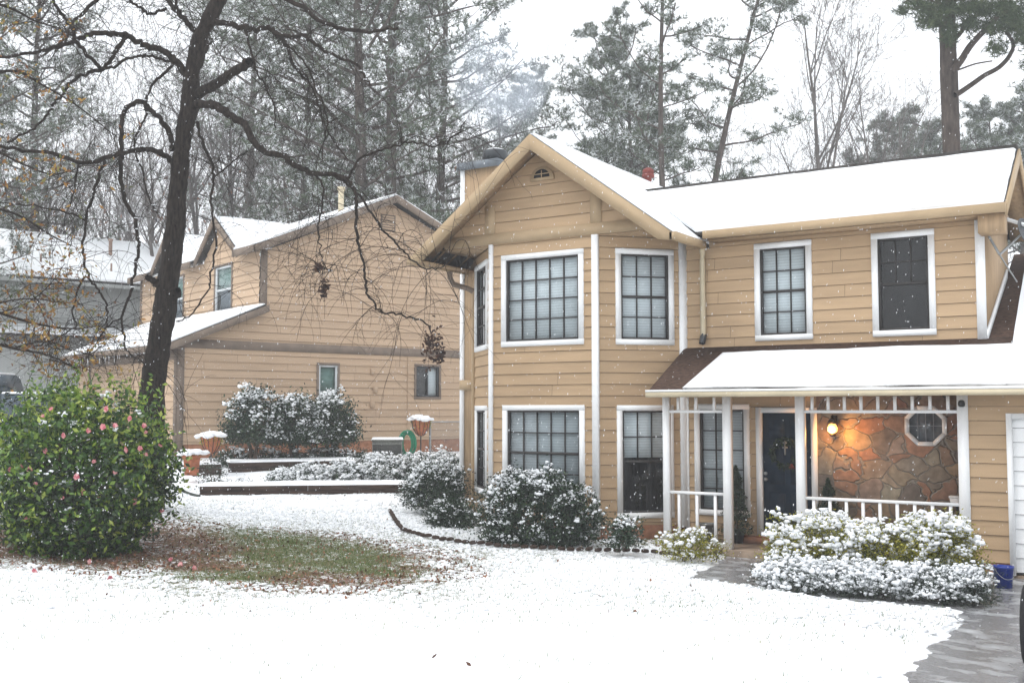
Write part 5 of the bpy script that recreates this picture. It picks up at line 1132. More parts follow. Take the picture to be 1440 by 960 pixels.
LM([(262, 108), (252, 92), (243, 82), (225, 70), (200, 63), (180, 50), (160, 49), (130, 47), (110, 56), (85, 65), (60, 71), (20, 78), (-30, 82)], 12, 4, 0, -1.5)
LM([(180, 51), (168, 64), (158, 80), (145, 97), (125, 103), (100, 115), (88, 132), (75, 148), (60, 168), (38, 186), (10, 200)], 7, 3, -.6, -1.2)
LM([(143, 97), (130, 85), (115, 68), (106, 55), (101, 36), (88, 22), (78, 5), (72, -25)], 6, 4, -.8, -1.8)
LM([(143, 98), (165, 90), (190, 80), (215, 80), (238, 86), (246, 90)], 4, 5, -.9, 0)
LM([(243, 90), (232, 104), (216, 118), (206, 140), (205, 165), (192, 190), (190, 215), (200, 245), (212, 285), (222, 300)], 5, 2, -.1, -.8)
LM([(243, 212), (241, 195), (230, 175), (218, 160), (205, 148), (192, 144), (178, 152), (171, 165), (170, 190), (171, 220), (170, 250), (177, 282), (189, 305), (192, 324), (195, 345), (193, 365), (187, 385), (184, 410), (174, 437), (172, 460), (176, 490)], 9, 3, 0, -1.6)
LM([(241, 226), (228, 215), (212, 210), (195, 210), (178, 214), (150, 222), (115, 229), (80, 217), (40, 212), (0, 207), (-40, 205)], 9, 4, 0, -2.0)
LM([(148, 225), (143, 240), (135, 262), (129, 282), (120, 310), (117, 340), (118, 365), (125, 388), (136, 405), (146, 420), (151, 440), (151, 456)], 5, 2.5, -.8, -1.4)
LM([(110, 229), (106, 262), (98, 290)], 3, 1.5, -1.1, -1.4)
LM([(121, 388), (110, 408), (102, 437), (106, 458), (79, 475), (38, 487), (0, 484)], 3, 1.5, -1.4, -1.9)
LM([(172, 443), (146, 463), (134, 484), (120, 505)], 2.5, 1.2, -1.4, -1.7)
LM([(176, 490), (195, 505), (215, 520)], 2.5, 1.2, -1.5, -1.7)
LM([(-10, 284), (40, 289), (85, 296), (121, 309)], 1.5, 3, -2.0, -1.4)
LM([(277, 172), (281, 190), (288, 210), (298, 232), (300, 250), (297, 275), (298, 300), (303, 340), (297, 385), (292, 410), (270, 440), (248, 452)], 5, 2, 0, -.8)
LM([(300, 248), (315, 238), (330, 225), (348, 212)], 3, 2, -.3, -.6)
LM([(278, 50), (265, 33), (250, 18), (238, 5), (232, -15)], 9, 6, 0, .4)
LM([(262, 32), (250, 12), (243, -10)], 5, 4, 0, -.5)
LM([(233, 12), (215, 20), (200, 12), (185, 2), (170, -15)], 5, 3, .2, -.6)
LM([(487, 250), (495, 262), (502, 280), (500, 300), (502, 330), (506, 350), (512, 375), (514, 400), (520, 420), (540, 438), (560, 440), (580, 448), (600, 455), (606, 468)], 5, 2, -1.5, -2.1)
LM([(470, 246), (500, 270), (520, 295), (535, 318), (550, 335), (566, 352), (585, 370), (600, 378), (620, 376), (630, 365)], 4, 1.5, -1.4, -2.0)
LM([(440, 243), (455, 265), (452, 295), (447, 320), (450, 345), (455, 370), (466, 382)], 3.5, 1.2, -1.3, -1.6)
LM([(490, 250), (505, 225), (525, 215), (555, 205), (580, 200), (610, 205), (640, 190), (655, 170)], 4, 1.5, -1.5, -2.6)
LM([(322, -40), (350, -25), (385, -10), (420, 8), (450, 28), (480, 40), (520, 45), (560, 40)], 9, 4, 0, -2)
LM([(330, -90), (290, -80), (240, -60), (190, -30), (150, -10), (120, 15), (100, 40), (92, 62)], 9, 3, 0, -2.4)
LM([(430, 105), (445, 140), (455, 170), (470, 200), (490, 225)], 3.5, 2, -.8, -1.4)
LM([(345, 40), (352, 70), (358, 95), (372, 120), (385, 150), (388, 180)], 4, 2, -.3, -1)
LM([(402, 62), (430, 90), (446, 130), (460, 165), (455, 200), (450, 230)], 3.5, 1.5, -.8, -1.6)
# drooping procedural twigs
def twigs(rng, seeds, n, L, droop, sub=3, r0=.006, sides=3, curl=.35):
    out = []
    for _ in range(n):
        S, r = seeds[rng.integers(len(seeds))]; i = rng.integers(len(S) // 4, len(S)); p = S[i].copy(); k = rng.integers(9, 16); l = L * rng.uniform(.4, 1.2) / k
        d = rvec(rng, 1)[0]; d[2] = d[2] * .6 + .15; d /= np.linalg.norm(d); ax = rvec(rng, 1)[0] * curl * .25; pts = [p]
        for j in range(k):
            d = d + np.array([0, 0, -droop * (j / k)]) + np.cross(ax, d) + rng.normal(0, .09, 3); d /= np.linalg.norm(d); p = p + d * l; pts.append(p)
        P_ = np.array(pts); rad = np.linspace(min(r0, r[i]), .0022, len(P_)); out.append((P_, rad, sides))
        for s_ in range(sub):
            j = rng.integers(2, len(P_) - 2); q_ = P_[j].copy(); e = rvec(rng, 1)[0]; e[2] -= .1; e /= np.linalg.norm(e); m_ = rng.integers(5, 9); pp = [q_]
            for t in range(m_): e = e + np.array([0, 0, -droop * .5 * t / m_]) + rng.normal(0, .12, 3); e /= np.linalg.norm(e); q_ = q_ + e * l * .8; pp.append(q_)
            out.append((np.array(pp), np.linspace(rad[j] * .7, .0018, len(pp)), 3))
    return out
tw = twigs(rng, limbs[3:], 520, 1.5, .36, 5, .0065, curl=.45)
right = [l for l in limbs if l[0][-1] @ RT > -6.2] or limbs
tw += twigs(rng, limbs[25:29] + limbs[3:4] + limbs[5:7] + limbs[30:], 70, 1.7, .5, 5, curl=.45)
V, q = tubes(tw); o = link('twigs', V, q, M['bark'], OT); o['kind'] = 'stuff'
# thin line of snow on the right limbs
P = []
for S, r in limbs[3:12] + limbs[12:14]:
    for i in range(3, len(S) - 1): 
        if abs(S[i + 1][2] - S[i][2]) < .06 and rng.uniform() < .5: P.append(S[i] + (0, 0, r[i] * .85))
V, f = lumps(rng, np.array(P), .022, .35, .3); o = link('snow', V, f, M['snow'], OT, True); o['kind'] = 'stuff'
# hanging clusters of dead leaves
for k, (x, y, s, n) in enumerate([(608, 486, .20, 170), (456, 405, .10, 70), (448, 376, .06, 40), (620, 500, .08, 60)]):
    c = onD(x, y, DT - 1.9); P = c + rng.normal(0, 1, (n, 3)) * np.array([s * .35, s * .35, s * .75]); V, q = leafcards(rng, P, .085, .5); link('dead_leaves', V, q, M['deadleaf'], OT, tone=rng.uniform(0, .6, n))

# ------------------------------------------------------------------ generic bare trees and pines
def bare_tree(seed, h, r0, spread=.5, levels=4, nb=(9, 7, 5, 4), up=.35, start=.3):
    rng = np.random.default_rng(seed); thick, thin = [], []
    def grow(p, d, L_, r, lv):
        k = 9 if lv == 0 else 6; pts = [p]; dd = d.copy()
        for j in range(k): dd = dd + rng.normal(0, .05 + .05 * lv, 3) + np.array([0, 0, up * .12 if lv else 0]); dd /= np.linalg.norm(dd); p = p + dd * L_ / k; pts.append(p)
        P_ = np.array(pts); e = r * (.12 if lv == 0 else .2); rad = np.maximum(np.linspace(r, e, len(P_)), .006); (thick if lv < 1 else thin).append((P_, rad, 7 if lv == 0 else (4 if lv == 1 else 3)))
        if lv >= levels: return
        for b in range(nb[lv]):
            t = rng.uniform(start if lv == 0 else .2, 1); x = t * k; i = min(int(x), k - 1); q_ = P_[i] + (P_[i + 1] - P_[i]) * (x - i)
            a = rvec(rng, 1)[0]; a -= a @ dd * dd; a /= np.linalg.norm(a); th = rng.uniform(.35, .9) * (spread + .5); nd = dd * math.cos(th) + a * math.sin(th); nd[2] += up * .4; nd /= np.linalg.norm(nd)
            grow(q_, nd, L_ * rng.uniform(.28, .5) * (1.15 - .5 * t if lv == 0 else 1), rad[i] * .55, lv + 1)
    grow(np.zeros(3), np.array([rng.normal(0, .03), rng.normal(0, .03), 1.]), h, r0, 0)
    return tubes(thick), tubes(thin)
def mkmesh(name, VF, m, smooth=False, tone=None):
    o = link(name, VF[0], VF[1], m, None, smooth, tone); me = o.data; bpy.data.objects.remove(o); return me
def pine(seed, h, r0, start=.5, limbl=3.2, nl=26, tuft=34, blade=.19, lean=0, bw=.042, sparse=1.0, left=0):
    rng = np.random.default_rng(seed); t = np.linspace(0, 1, 14); T_ = np.stack([lean * h * t ** 2 + .12 * np.sin(t * 7 + seed), .1 * np.cos(t * 5), h * t], -1)
    trunk = tube_np(T_, r0 * (1 - t * .82), 9); br = []; tf = []; td = []
    for k in range(nl):
        u = start + (1 - start) * ((k + rng.uniform(0, 1)) / nl) ** .9; x = u * 13; i = min(int(x), 12); p = T_[i] + (T_[i + 1] - T_[i]) * (x - i)
        a = k * 2.4 + rng.uniform(-.5, .5); v_ = (u - start) / (1 - start); l = limbl * (.55 + .6 * math.sin(math.pi * min(1, v_ * .8 + .12))) * rng.uniform(.6, 1.15) * (1 - .55 * v_ ** 3)
        if left and math.cos(a) * left < 0: l *= .7
        d = np.array([math.cos(a), math.sin(a), .25 + .5 * v_ - .3 * (1 - v_)]); pts = [p]; m_ = 7
        for j in range(m_): d = d + np.array([0, 0, .05]) + rng.normal(0, .12, 3); d /= np.linalg.norm(d); p = p + d * l / m_; pts.append(p)
        P_ = np.array(pts); br.append((P_, np.linspace(r0 * .22, .02, len(P_)), 4))
        for s_ in range(int(7 * sparse + 1)):
            j = rng.integers(2, len(P_)); q_ = P_[j].copy(); e = rvec(rng, 1)[0]; e[2] = abs(e[2]) * .3; e = e * .8 + d * .4; e /= np.linalg.norm(e); pp = [q_]
            for z in range(4): e = e + rng.normal(0, .18, 3); e /= np.linalg.norm(e); q_ = q_ + e * l * .085; pp.append(q_)
            pp = np.array(pp); br.append((pp, np.linspace(.018, .008, 5), 3))
            nt_ = int(tuft * rng.uniform(.5, 1) * sparse * .62)
            f = rng.uniform(.2, 1.1, nt_); c_ = np.stack([np.interp(f * 4, np.arange(5), pp[:, z]) for z in range(3)], -1) + rng.normal(0, .15 * l / 3, (nt_, 3)) * [1, 1, .55]
            tf.append(c_); td.append(np.repeat(e[None], nt_, 0))
    C_ = np.concatenate(tf); D_ = np.concatenate(td); nb_ = 9; n = len(C_) * nb_; c = np.repeat(C_, nb_, 0); d = np.repeat(D_, nb_, 0) * .5 + rvec(rng, n) * .9; d[:, 2] += .2; d /= np.linalg.norm(d, axis=1)[:, None]
    L_ = blade * rng.uniform(.7, 1.5, (n, 1)); s = np.cross(d, rvec(rng, n)); s /= np.linalg.norm(s, axis=1)[:, None]; s *= bw * rng.uniform(.4, 1, (n, 1)) * .5
    V = np.stack([c - s, c + s, c + d * L_], 1).reshape(-1, 3); Fq = np.arange(3 * n).reshape(-1, 3); base = np.repeat(rng.uniform(0, .75, len(C_)), nb_); tone = np.clip(base + rng.uniform(-.15, .28, n), 0, 1)
    return trunk, tubes(br), (V, Fq), tone
PB = [bare_tree(300 + k, 15, .17, .45, 4, (10, 6, 5, 3), .35, .25) for k in range(4)]
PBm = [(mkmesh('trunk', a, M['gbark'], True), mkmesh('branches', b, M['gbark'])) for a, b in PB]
def put(parts, names, loc, sc, rz, name, label, cat, group, kinds=()):
    o = thing(name, loc, label, cat, group); o.rotation_euler = (0, 0, rz); o.scale = (sc, sc, sc)
    for nm, me in zip(names, parts): c = bpy.data.objects.new(nm, me); COL.objects.link(c); c.parent = o
    return o
PT_ = {}
def mkpine(key, *a, m='needle', **k):
    t, b, n_, tone = pine(*a, **k); PT_[key] = (mkmesh('trunk', t, M['pbark'], True), mkmesh('branches', b, M['pbark']), mkmesh('needles', n_, M[m], tone=tone))
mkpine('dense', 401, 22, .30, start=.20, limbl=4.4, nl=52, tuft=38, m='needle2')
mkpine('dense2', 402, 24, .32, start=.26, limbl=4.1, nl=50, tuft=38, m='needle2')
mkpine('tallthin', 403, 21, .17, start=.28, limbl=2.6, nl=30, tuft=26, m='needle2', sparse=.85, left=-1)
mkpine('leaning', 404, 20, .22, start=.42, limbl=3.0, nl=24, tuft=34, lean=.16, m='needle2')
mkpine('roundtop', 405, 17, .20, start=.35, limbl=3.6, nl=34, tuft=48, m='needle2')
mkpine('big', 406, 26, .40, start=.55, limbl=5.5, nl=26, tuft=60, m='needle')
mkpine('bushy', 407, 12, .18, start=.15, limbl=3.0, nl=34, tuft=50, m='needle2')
PN = ('trunk', 'branches', 'needles')
def pine_at(key, px, d, h, label, group=None, rz=0, name='pine_tree', zoff=0):
    b = at(px, d); hh = {'dense': 22, 'dense2': 24, 'tallthin': 21, 'leaning': 20, 'roundtop': 17, 'big': 26, 'bushy': 12}[key]
    return put(PT_[key], PN, (b[0], b[1], b[2] - .3 + zoff), h / hh, rz, name, label, 'tree', group)
yr = -YAW
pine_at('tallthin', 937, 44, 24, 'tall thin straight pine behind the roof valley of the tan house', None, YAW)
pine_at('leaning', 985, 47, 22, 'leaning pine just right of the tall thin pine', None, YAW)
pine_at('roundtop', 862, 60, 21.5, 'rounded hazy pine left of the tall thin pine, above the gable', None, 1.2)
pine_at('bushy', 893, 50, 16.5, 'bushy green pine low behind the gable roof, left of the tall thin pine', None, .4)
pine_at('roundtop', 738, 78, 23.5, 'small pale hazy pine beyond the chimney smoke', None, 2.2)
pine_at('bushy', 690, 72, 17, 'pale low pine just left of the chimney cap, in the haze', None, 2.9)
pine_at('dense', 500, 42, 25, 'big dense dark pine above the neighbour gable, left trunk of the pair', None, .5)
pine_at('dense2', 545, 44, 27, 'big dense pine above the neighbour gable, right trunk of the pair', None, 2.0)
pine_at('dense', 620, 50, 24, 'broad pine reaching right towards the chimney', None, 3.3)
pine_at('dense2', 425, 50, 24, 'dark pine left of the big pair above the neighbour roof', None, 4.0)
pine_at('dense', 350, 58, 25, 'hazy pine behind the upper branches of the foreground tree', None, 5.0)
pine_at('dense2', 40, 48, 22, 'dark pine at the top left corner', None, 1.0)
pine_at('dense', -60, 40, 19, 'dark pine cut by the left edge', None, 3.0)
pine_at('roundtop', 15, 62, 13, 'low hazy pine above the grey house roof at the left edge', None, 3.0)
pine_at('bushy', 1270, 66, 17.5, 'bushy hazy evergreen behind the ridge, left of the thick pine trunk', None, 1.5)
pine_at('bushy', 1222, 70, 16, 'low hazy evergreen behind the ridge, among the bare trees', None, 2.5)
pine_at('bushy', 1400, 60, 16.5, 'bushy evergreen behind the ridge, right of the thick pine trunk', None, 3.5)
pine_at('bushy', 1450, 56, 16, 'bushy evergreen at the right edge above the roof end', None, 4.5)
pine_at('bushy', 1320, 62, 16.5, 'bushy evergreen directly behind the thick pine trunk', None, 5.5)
# the thick pine on the right
bp = at(1350, 31); bp[2] -= .2
TP = thing('pine_tree', bp, 'thick dark pine trunk rising behind the right end of the roof', 'tree')
rng = np.random.default_rng(88); t = np.linspace(0, 1, 24); P = np.stack([onD(1352 - 8 * a, 576, 31) for a in t]); P[:, 2] = bp[2] + t * 19
V, q = tube_np(P, (.31 - .11 * t) * (1 + .03 * rng.normal(size=24)), 14); link('trunk', V, q, M['pbark'], TP, True)
br = []; ends = []
def pb(pts, w0, w1, dz): 
    P = smooth([onD(x, y, 31 + dz * i / len(pts)) for i, (x, y) in enumerate(pts)], 4); br.append((P, np.linspace(w0, w1, len(P)) / 2 * 31 / F, 7)); ends.append(P)
pb([(1343, 134), (1352, 129), (1368, 118), (1385, 106), (1405, 95), (1420, 78), (1425, 62), (1415, 45), (1402, 35)], 8, 5, 1); pb([(1425, 62), (1440, 52), (1465, 45)], 4, 3, 1)
pb([(1340, 100), (1352, 84), (1362, 68), (1376, 52), (1392, 36), (1405, 22), (1425, 8)], 11, 6, -1); pb([(1342, 55), (1352, 45), (1360, 28), (1380, 20), (1400, 14)], 7, 3, 1)
pb([(1342, 100), (1352, 97), (1372, 90), (1395, 86)], 3, 2, 1); pb([(1340, 40), (1325, 22), (1300, 10), (1285, 12)], 6, 2, -1); pb([(1340, 20), (1320, 5), (1290, -5), (1270, 5)], 6, 2, 1); pb([(1345, 0), (1330, -30), (1290, -50)], 8, 3, 1); pb([(1350, 0), (1380, -30), (1430, -60)], 8, 3, -1)
V, q = tubes(br); link('limbs', V, q, M['pbark'], TP, True)
C_ = []
for (x, y, sx_, sy_, n) in [(1330, 14, 32, 9, 260), (1295, 8, 22, 8, 150), (1368, 12, 26, 10, 220), (1410, 12, 28, 12, 300), (1340, -20, 60, 16, 420), (1420, -20, 40, 18, 300), (1438, 48, 14, 16, 130), (1402, 68, 14, 10, 70), (1452, 92, 18, 7, 50), (1270, 16, 12, 5, 40), (1335, 40, 10, 8, 60), (1460, 60, 20, 20, 120), (1440, 120, 12, 6, 15), (1312, 30, 22, 10, 190), (1335, 52, 9, 12, 110), (1365, 34, 14, 10, 130), (1395, 40, 16, 9, 120), (1425, 30, 16, 12, 200)]:
    X_ = x + rng.normal(0, sx_ * .55, n); Y_ = y + rng.normal(0, sy_ * .6, n); C_ += [onD(a, b, 31 + rng.normal(0, 1.2)) for a, b in zip(X_, Y_)]
C_ = np.array(C_); nb_ = 9; n = len(C_) * nb_; c = np.repeat(C_, nb_, 0); d = rvec(rng, n) + [0, 0, .1]; Ln = .20 * rng.uniform(.6, 1.3, (n, 1)); s = np.cross(d, rvec(rng, n)); s /= np.linalg.norm(s, axis=1)[:, None]; s *= .012
V = np.stack([c - s, c + s, c + d * Ln], 1).reshape(-1, 3); link('needles', V, np.arange(3 * n).reshape(-1, 3), M['needle'], TP, tone=np.clip(np.repeat(rng.uniform(0, .7, len(C_)), nb_) + rng.uniform(-.1, .2, n), 0, .84))
# bare trees: right side, each its own
BN = ('trunk', 'branches')
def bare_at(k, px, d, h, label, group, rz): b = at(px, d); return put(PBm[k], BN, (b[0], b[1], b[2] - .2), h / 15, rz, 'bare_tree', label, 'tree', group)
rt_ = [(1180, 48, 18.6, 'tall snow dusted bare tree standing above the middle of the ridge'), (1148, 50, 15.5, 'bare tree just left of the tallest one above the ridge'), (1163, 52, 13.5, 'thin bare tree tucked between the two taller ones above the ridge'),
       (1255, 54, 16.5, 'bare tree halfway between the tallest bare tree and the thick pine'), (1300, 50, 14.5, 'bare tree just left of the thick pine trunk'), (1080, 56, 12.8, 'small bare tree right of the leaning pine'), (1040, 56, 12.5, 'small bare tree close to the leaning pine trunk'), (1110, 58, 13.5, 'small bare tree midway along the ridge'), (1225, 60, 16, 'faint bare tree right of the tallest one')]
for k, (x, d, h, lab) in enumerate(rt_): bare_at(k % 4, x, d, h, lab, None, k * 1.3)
# the wood behind the neighbour houses
GW = 'bare trees of the hazy wood behind the neighbour houses'
rng = np.random.default_rng(500); k = 0
for ring, (d0, d1, n, h0, h1) in enumerate([(46, 58, 16, 11, 17), (60, 76, 22, 13, 19), (78, 98, 26, 14, 20)]):
    for j in range(n):
        x = -80 + (j + rng.uniform(.1, .9)) * 780 / n; d = rng.uniform(d0, d1)
        bare_at(k % 4, x, d, rng.uniform(h0, h1), 'grey bare tree in the hazy wood behind the neighbour houses', GW, rng.uniform(0, 6.28)); k += 1
for j in range(12): bare_at(j % 4, 660 + j * 70 + rng.uniform(-20, 20), rng.uniform(85, 100), rng.uniform(13, 19), 'faint bare tree in the haze beyond the tan house', 'faint bare trees beyond the tan house', rng.uniform(0, 6))
# far undergrowth: one mass
P = []
rng = np.random.default_rng(71); n = 26000; xx = rng.uniform(-420, 760, n); dd_ = rng.uniform(60, 108, n); B = np.stack([onD(a, 576, b) for a, b in zip(xx[:n], dd_)]); gzz = gzv(B[:, 0], B[:, 1]); hh = rng.uniform(0, 1, n) ** 1.3 * (6.5 + 2 * np.sin(xx * .02)); B[:, 2] = gzz + hh
dv = rng.normal(0, .35, (n, 3)); dv[:, 2] = rng.uniform(.3, 1.2, n); L_ = rng.uniform(.7, 2.2, (n, 1)); s = RT * .022 * rng.uniform(.6, 1.6, (n, 1)); V = np.stack([B - s, B + s, B + dv * L_], 1).reshape(-1, 3)
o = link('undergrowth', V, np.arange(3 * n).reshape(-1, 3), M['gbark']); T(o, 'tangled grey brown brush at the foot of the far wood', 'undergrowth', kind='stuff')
n = 9000; xx = rng.uniform(-420, 740, n); dd_ = rng.uniform(50, 95, n); B = np.stack([onD(a, 576, b) for a, b in zip(xx, dd_)]); B[:, 2] = gzv(B[:, 0], B[:, 1]) + rng.uniform(2, 12, n) + 1.5 * noise2(B[:, 0], B[:, 1], .3, 4)
V, q = leafcards(rng, B, .28, .5); o = link('dead_foliage', V, q, M['litter'], None, tone=rng.uniform(0, .8, n)); T(o, 'russet leaves still clinging in the far wood', 'foliage', kind='stuff')

# ------------------------------------------------------------------ oak at the left edge, brown leaves
ob = at(-190, 15.5); OK = thing('oak_tree', ob, 'oak reaching in from the left edge with brown and yellow leaves', 'tree')
rng = np.random.default_rng(91); 
def opt(pts, w0, w1, d0, d1): P = smooth([onD(x, y, d0 + (d1 - d0) * i / (len(pts) - 1)) for i, (x, y) in enumerate(pts)], 4); return (P, np.linspace(w0, w1, len(P)) / 2 * 15 / F, 6)
t = np.linspace(0, 1, 12); P = np.stack([ob + np.array([.3 * math.sin(a * 3), 0, 11 * a - .3]) for a in t]); V, q = tube_np(P, .26 - .18 * t, 12); link('trunk', V, q, M['bark'], OK, True)
ol = [opt([(-180, 420), (-120, 400), (-60, 420), (0, 440), (50, 455), (100, 462), (140, 458)], 8, 1.5, 15.5, 15), opt([(-185, 480), (-100, 470), (-30, 478), (20, 490), (70, 500), (110, 520)], 7, 1.5, 15.5, 14.6),
      opt([(-185, 330), (-100, 300), (-40, 290), (20, 300), (70, 330), (100, 345)], 7, 1.5, 15.5, 15.4), opt([(-185, 160), (-100, 130), (-30, 110), (20, 100), (60, 120), (110, 150), (160, 190)], 7, 1.5, 15.5, 16),
      opt([(-185, 60), (-120, 20), (-50, 0), (10, 10), (50, 30), (85, 40)], 8, 1.5, 15.5, 15.6), opt([(-185, 250), (-100, 225), (-20, 210), (30, 230), (70, 245), (100, 240)], 6, 1.5, 15.5, 15.2), opt([(-185, 500), (-120, 510), (-60, 470), (-10, 430), (40, 420), (80, 425)], 5, 1.2, 15.5, 15.0),
      opt([(20, 490), (60, 480), (100, 492), (130, 500)], 2, 1, 14.9, 14.7), opt([(0, 440), (40, 425), (70, 400), (90, 372)], 2, 1, 15.3, 15)]
V, q = tubes(ol); link('branches', V, q, M['bark'], OK, True)
ot = twigs(rng, [(a, b) for a, b, c in ol], 260, .8, .15, 3, .005); V, q = tubes(ot); o = link('twigs', V, q, M['bark'], OK); o['kind'] = 'stuff'
P = []
for a, b, c in ot:
    e = a[len(a) // 2:]; k = rng.integers(0, 6)
    if rng.uniform() < .75:
        for _ in range(k): P.append(e[rng.integers(len(e))] + rng.normal(0, .03, 3))
P = np.array(P); px_ = np.array([proj(p)[:2] for p in P]); 
V, q = leafcards(rng, P, .085, .42); link('leaves', V, q, M['oakleaf'], OK, tone=rng.uniform(0, 1, len(q)))

# ------------------------------------------------------------------ grass, litter, falling snow
rng = np.random.default_rng(600)
def scatter(n, x0, x1, y0, y1): X_ = rng.uniform(x0, x1, n); Y_ = rng.uniform(y0, y1, n); return X_, Y_
def sample_cover(X_, Y_):
    ix = np.clip(np.searchsorted(xs, X_) - 1, 0, len(xs) - 2); iy = np.clip(np.searchsorted(ys, Y_) - 1, 0, len(ys) - 2)
    return cover[iy, ix], green[iy, ix], inp[iy, ix], Z[iy, ix], bare[iy, ix]
X_, Y_ = scatter(420000, -19, 1.5, 4.5, 20.5); cv, gr, ip, zz, br_ = sample_cover(X_, Y_)
pz_ = np.array((X_ * FW[0] + Y_ * FW[1]))
pr = np.where(br_ > .5, .12 + .8 * gr, np.clip(cv - .12, 0, 1) * .75) * (ip < .1); sel = rng.uniform(0, 1, len(X_)) < pr
B = np.stack([X_, Y_, zz - .01], -1)[sel]; n = len(B); bb = br_[sel]
hgt = rng.uniform(.025, .07, n) * np.where(bb > .5, 1.0, .8); d = rng.normal(0, .5, (n, 3)); d[:, 2] = 1; a = rng.uniform(0, 3.14, n); s = np.stack([np.cos(a), np.sin(a), 0 * a], -1) * .0035
V = np.stack([B - s, B + s, B + d * hgt[:, None]], 1).reshape(-1, 3)
o = link('grass', V, np.arange(3 * n).reshape(-1, 3), M['grass'], tone=rng.uniform(0, 1, n)); T(o, 'short grass blades poking through the snow and mulch', 'grass', kind='stuff')
X_, Y_ = scatter(60000, -19, 0, 4.5, 20); cv, gr, ip, zz, br_ = sample_cover(X_, Y_)
sel = rng.uniform(0, 1, len(X_)) < np.where(br_ > .4, .55 * (1 - .7 * gr), .0035 * ((X_ * FW[0] + Y_ * FW[1]) > 9.5) + .0006 + .05 * br_) * (ip < .1); B = np.stack([X_, Y_, zz + .012], -1)[sel]; n = len(B)
V, q = leafcards(rng, B, .055, .55, np.tile([0, 0, 1.], (n, 1)), .65); o = link('fallen_leaves', V, q, M['litter'], tone=rng.uniform(0, 1, n)); T(o, 'brown leaf litter on the mulch and dotted over the snow', 'leaves', kind='stuff')
# snow clods that roughen the lawn
X_, Y_ = scatter(90000, -19, 1, 6, 20.5); cv, gr, ip, zz, br_ = sample_cover(X_, Y_)
dpt = X_ * FW[0] + Y_ * FW[1]; sel = (rng.uniform(0, 1, len(X_)) < (.22 + .3 * (cv > .25)) * np.clip((dpt - 8) / 5, .02, 1)) * (br_ < .75) * (ip < .35); B = np.stack([X_, Y_, zz + .002], -1)[sel]; V, f = lumps(rng, B, .028, .35, .35); o = link('snow_clods', V, f, M['snow'], None, True); T(o, 'small clumps of snow resting on the grass', 'snow', kind='stuff')
# falling snow
n = 30000; dd_ = 5.0 + 34 * rng.uniform(0, 1, n) ** .62; xx = rng.uniform(-60, 1500, n); yy = rng.uniform(-60, 1000, n); P = np.stack([onD(a, b, c) for a, b, c in zip(xx, yy, dd_)])
P = P[P[:, 2] > gzv(P[:, 0], P[:, 1]) + .05]; inside = (P[:, 1] > 15.7) & (P[:, 0] > -12.5); P = P[~inside]; n = len(P)
v, f = ico(); sz = rng.uniform(.0018, .0042, n) * np.clip(P @ FW / 9, .6, 1.1); V = v[None] * sz[:, None, None] * np.array([.7, .7, 2.4]) ; V[:, :, 0] += V[:, :, 2] * .18
V = V + P[:, None, :]; o = link('falling_snow', V.reshape(-1, 3), (f[None] + (np.arange(n) * 12)[:, None, None]).reshape(-1, 3), M['snow']); T(o, 'snowflakes falling through the air', 'snow', kind='stuff')

# ------------------------------------------------------------------ air: haze and smoke
def volbox(name, lo, hi, dens, col, kind='stuff', aniso=0, noise=None):
    mb = MB(); mb.box(lo[0], hi[0], lo[1], hi[1], lo[2], hi[2]); m = bpy.data.materials.new(name); m.use_nodes = True; n = m.node_tree.nodes; l = m.node_tree.links; n.remove(n['Principled BSDF'])
    v = n.new('ShaderNodeVolumePrincipled'); v.inputs['Color'].default_value = (*col, 1); v.inputs['Density'].default_value = dens; v.inputs['Anisotropy'].default_value = aniso; l.new(v.outputs[0], n['Material Output'].inputs['Volume'])
    o = mb.build(name, m); o['kind'] = kind; return o, m, v
hz, _, _ = volbox('haze', (-150, -60, -2), (130, 175, 34), .0017, (.97, .98, 1)); hz['label'] = 'pale snowy haze filling the air'; hz['category'] = 'haze'

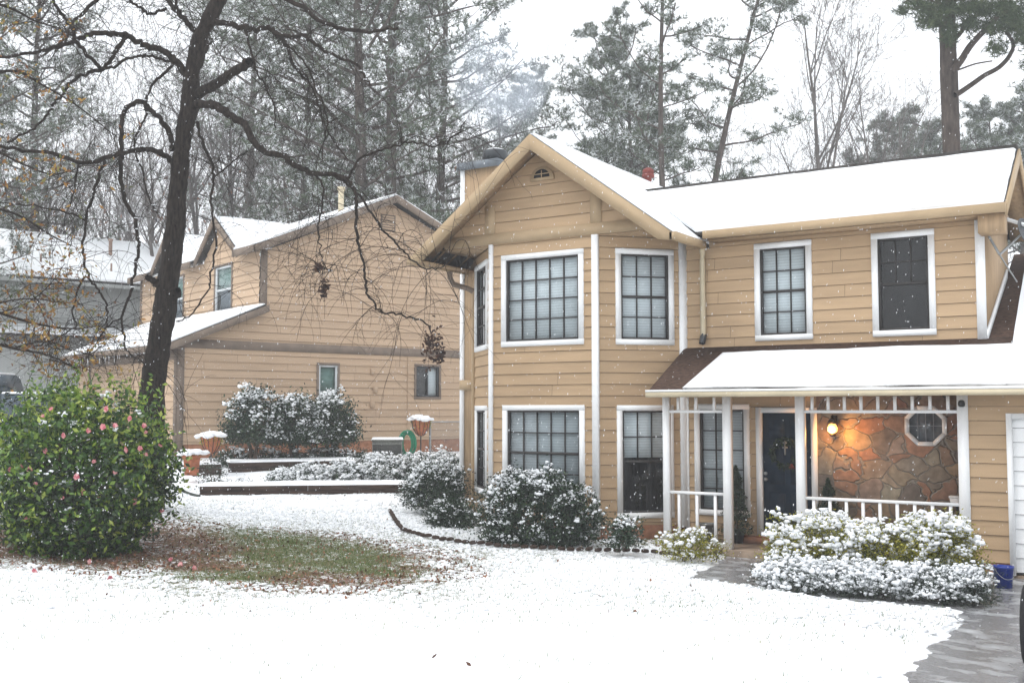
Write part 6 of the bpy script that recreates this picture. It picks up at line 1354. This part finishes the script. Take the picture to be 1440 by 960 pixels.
def plume(name, p0, p1, r0, r1, dens, col, label, seed):
    """a drifting puff of smoke: soft noise density inside a widening closed hull"""
    p0, p1 = np.array(p0), np.array(p1); k = 9; t = np.linspace(0, 1, k); P = p0 + (p1 - p0) * t[:, None]; rad = r0 + (r1 - r0) * t ** .7; rad[0] *= .5; rad[-1] *= .5
    V, q = tube_np(P, rad, 16); Fs = [tuple(f) for f in q.tolist()] + [tuple(range(16))[::-1], tuple(range(16 * (k - 1), 16 * k))]
    m = bpy.data.materials.new(name); m.use_nodes = True; n = m.node_tree.nodes; l = m.node_tree.links; n.remove(n['Principled BSDF'])
    v = n.new('ShaderNodeVolumePrincipled'); v.inputs['Color'].default_value = (*col, 1); l.new(v.outputs[0], n['Material Output'].inputs['Volume'])
    tc = n.new('ShaderNodeTexCoord'); sx_ = n.new('ShaderNodeTexNoise'); sx_.inputs['Scale'].default_value = .8; sx_.inputs['Detail'].default_value = 4; l.new(tc.outputs['Object'], sx_.inputs[0])
    gp = n.new('ShaderNodeVectorMath'); gp.operation = 'SUBTRACT'; l.new(tc.outputs['Generated'], gp.inputs[0]); gp.inputs[1].default_value = (.5, .5, .5)
    ln = n.new('ShaderNodeVectorMath'); ln.operation = 'LENGTH'; l.new(gp.outputs[0], ln.inputs[0])
    fo = n.new('ShaderNodeMapRange'); fo.inputs[1].default_value = .55; fo.inputs[2].default_value = .12; fo.inputs[3].default_value = 0; fo.inputs[4].default_value = 1; l.new(ln.outputs['Value'], fo.inputs[0])
    mr = n.new('ShaderNodeMapRange'); mr.inputs[1].default_value = .38; mr.inputs[2].default_value = .7; mr.inputs[4].default_value = dens; l.new(sx_.outputs[0], mr.inputs[0])
    mu = n.new('ShaderNodeMath'); mu.operation = 'MULTIPLY'; l.new(mr.outputs[0], mu.inputs[0]); l.new(fo.outputs[0], mu.inputs[1]); l.new(mu.outputs[0], v.inputs['Density'])
    o = link(name, V, Fs, m); T(o, label, 'smoke', kind='stuff'); return o
plume('smoke', (-11.95, 18.1, 7.72), (-12.6, 19.4, 10.6), .35, 1.5, .55, (.80, .88, 1), 'thin bluish smoke drifting up from the chimney flue of the tan house', 1)
pv = gP(2.35, 2.6, 9.95); plume('steam', pv, (pv[0] + 1.6, pv[1] + .4, pv[2] + 1.4), .3, .9, .5, (.95, .97, 1), 'pale steam rising from the pipe on the grey house roof', 2)
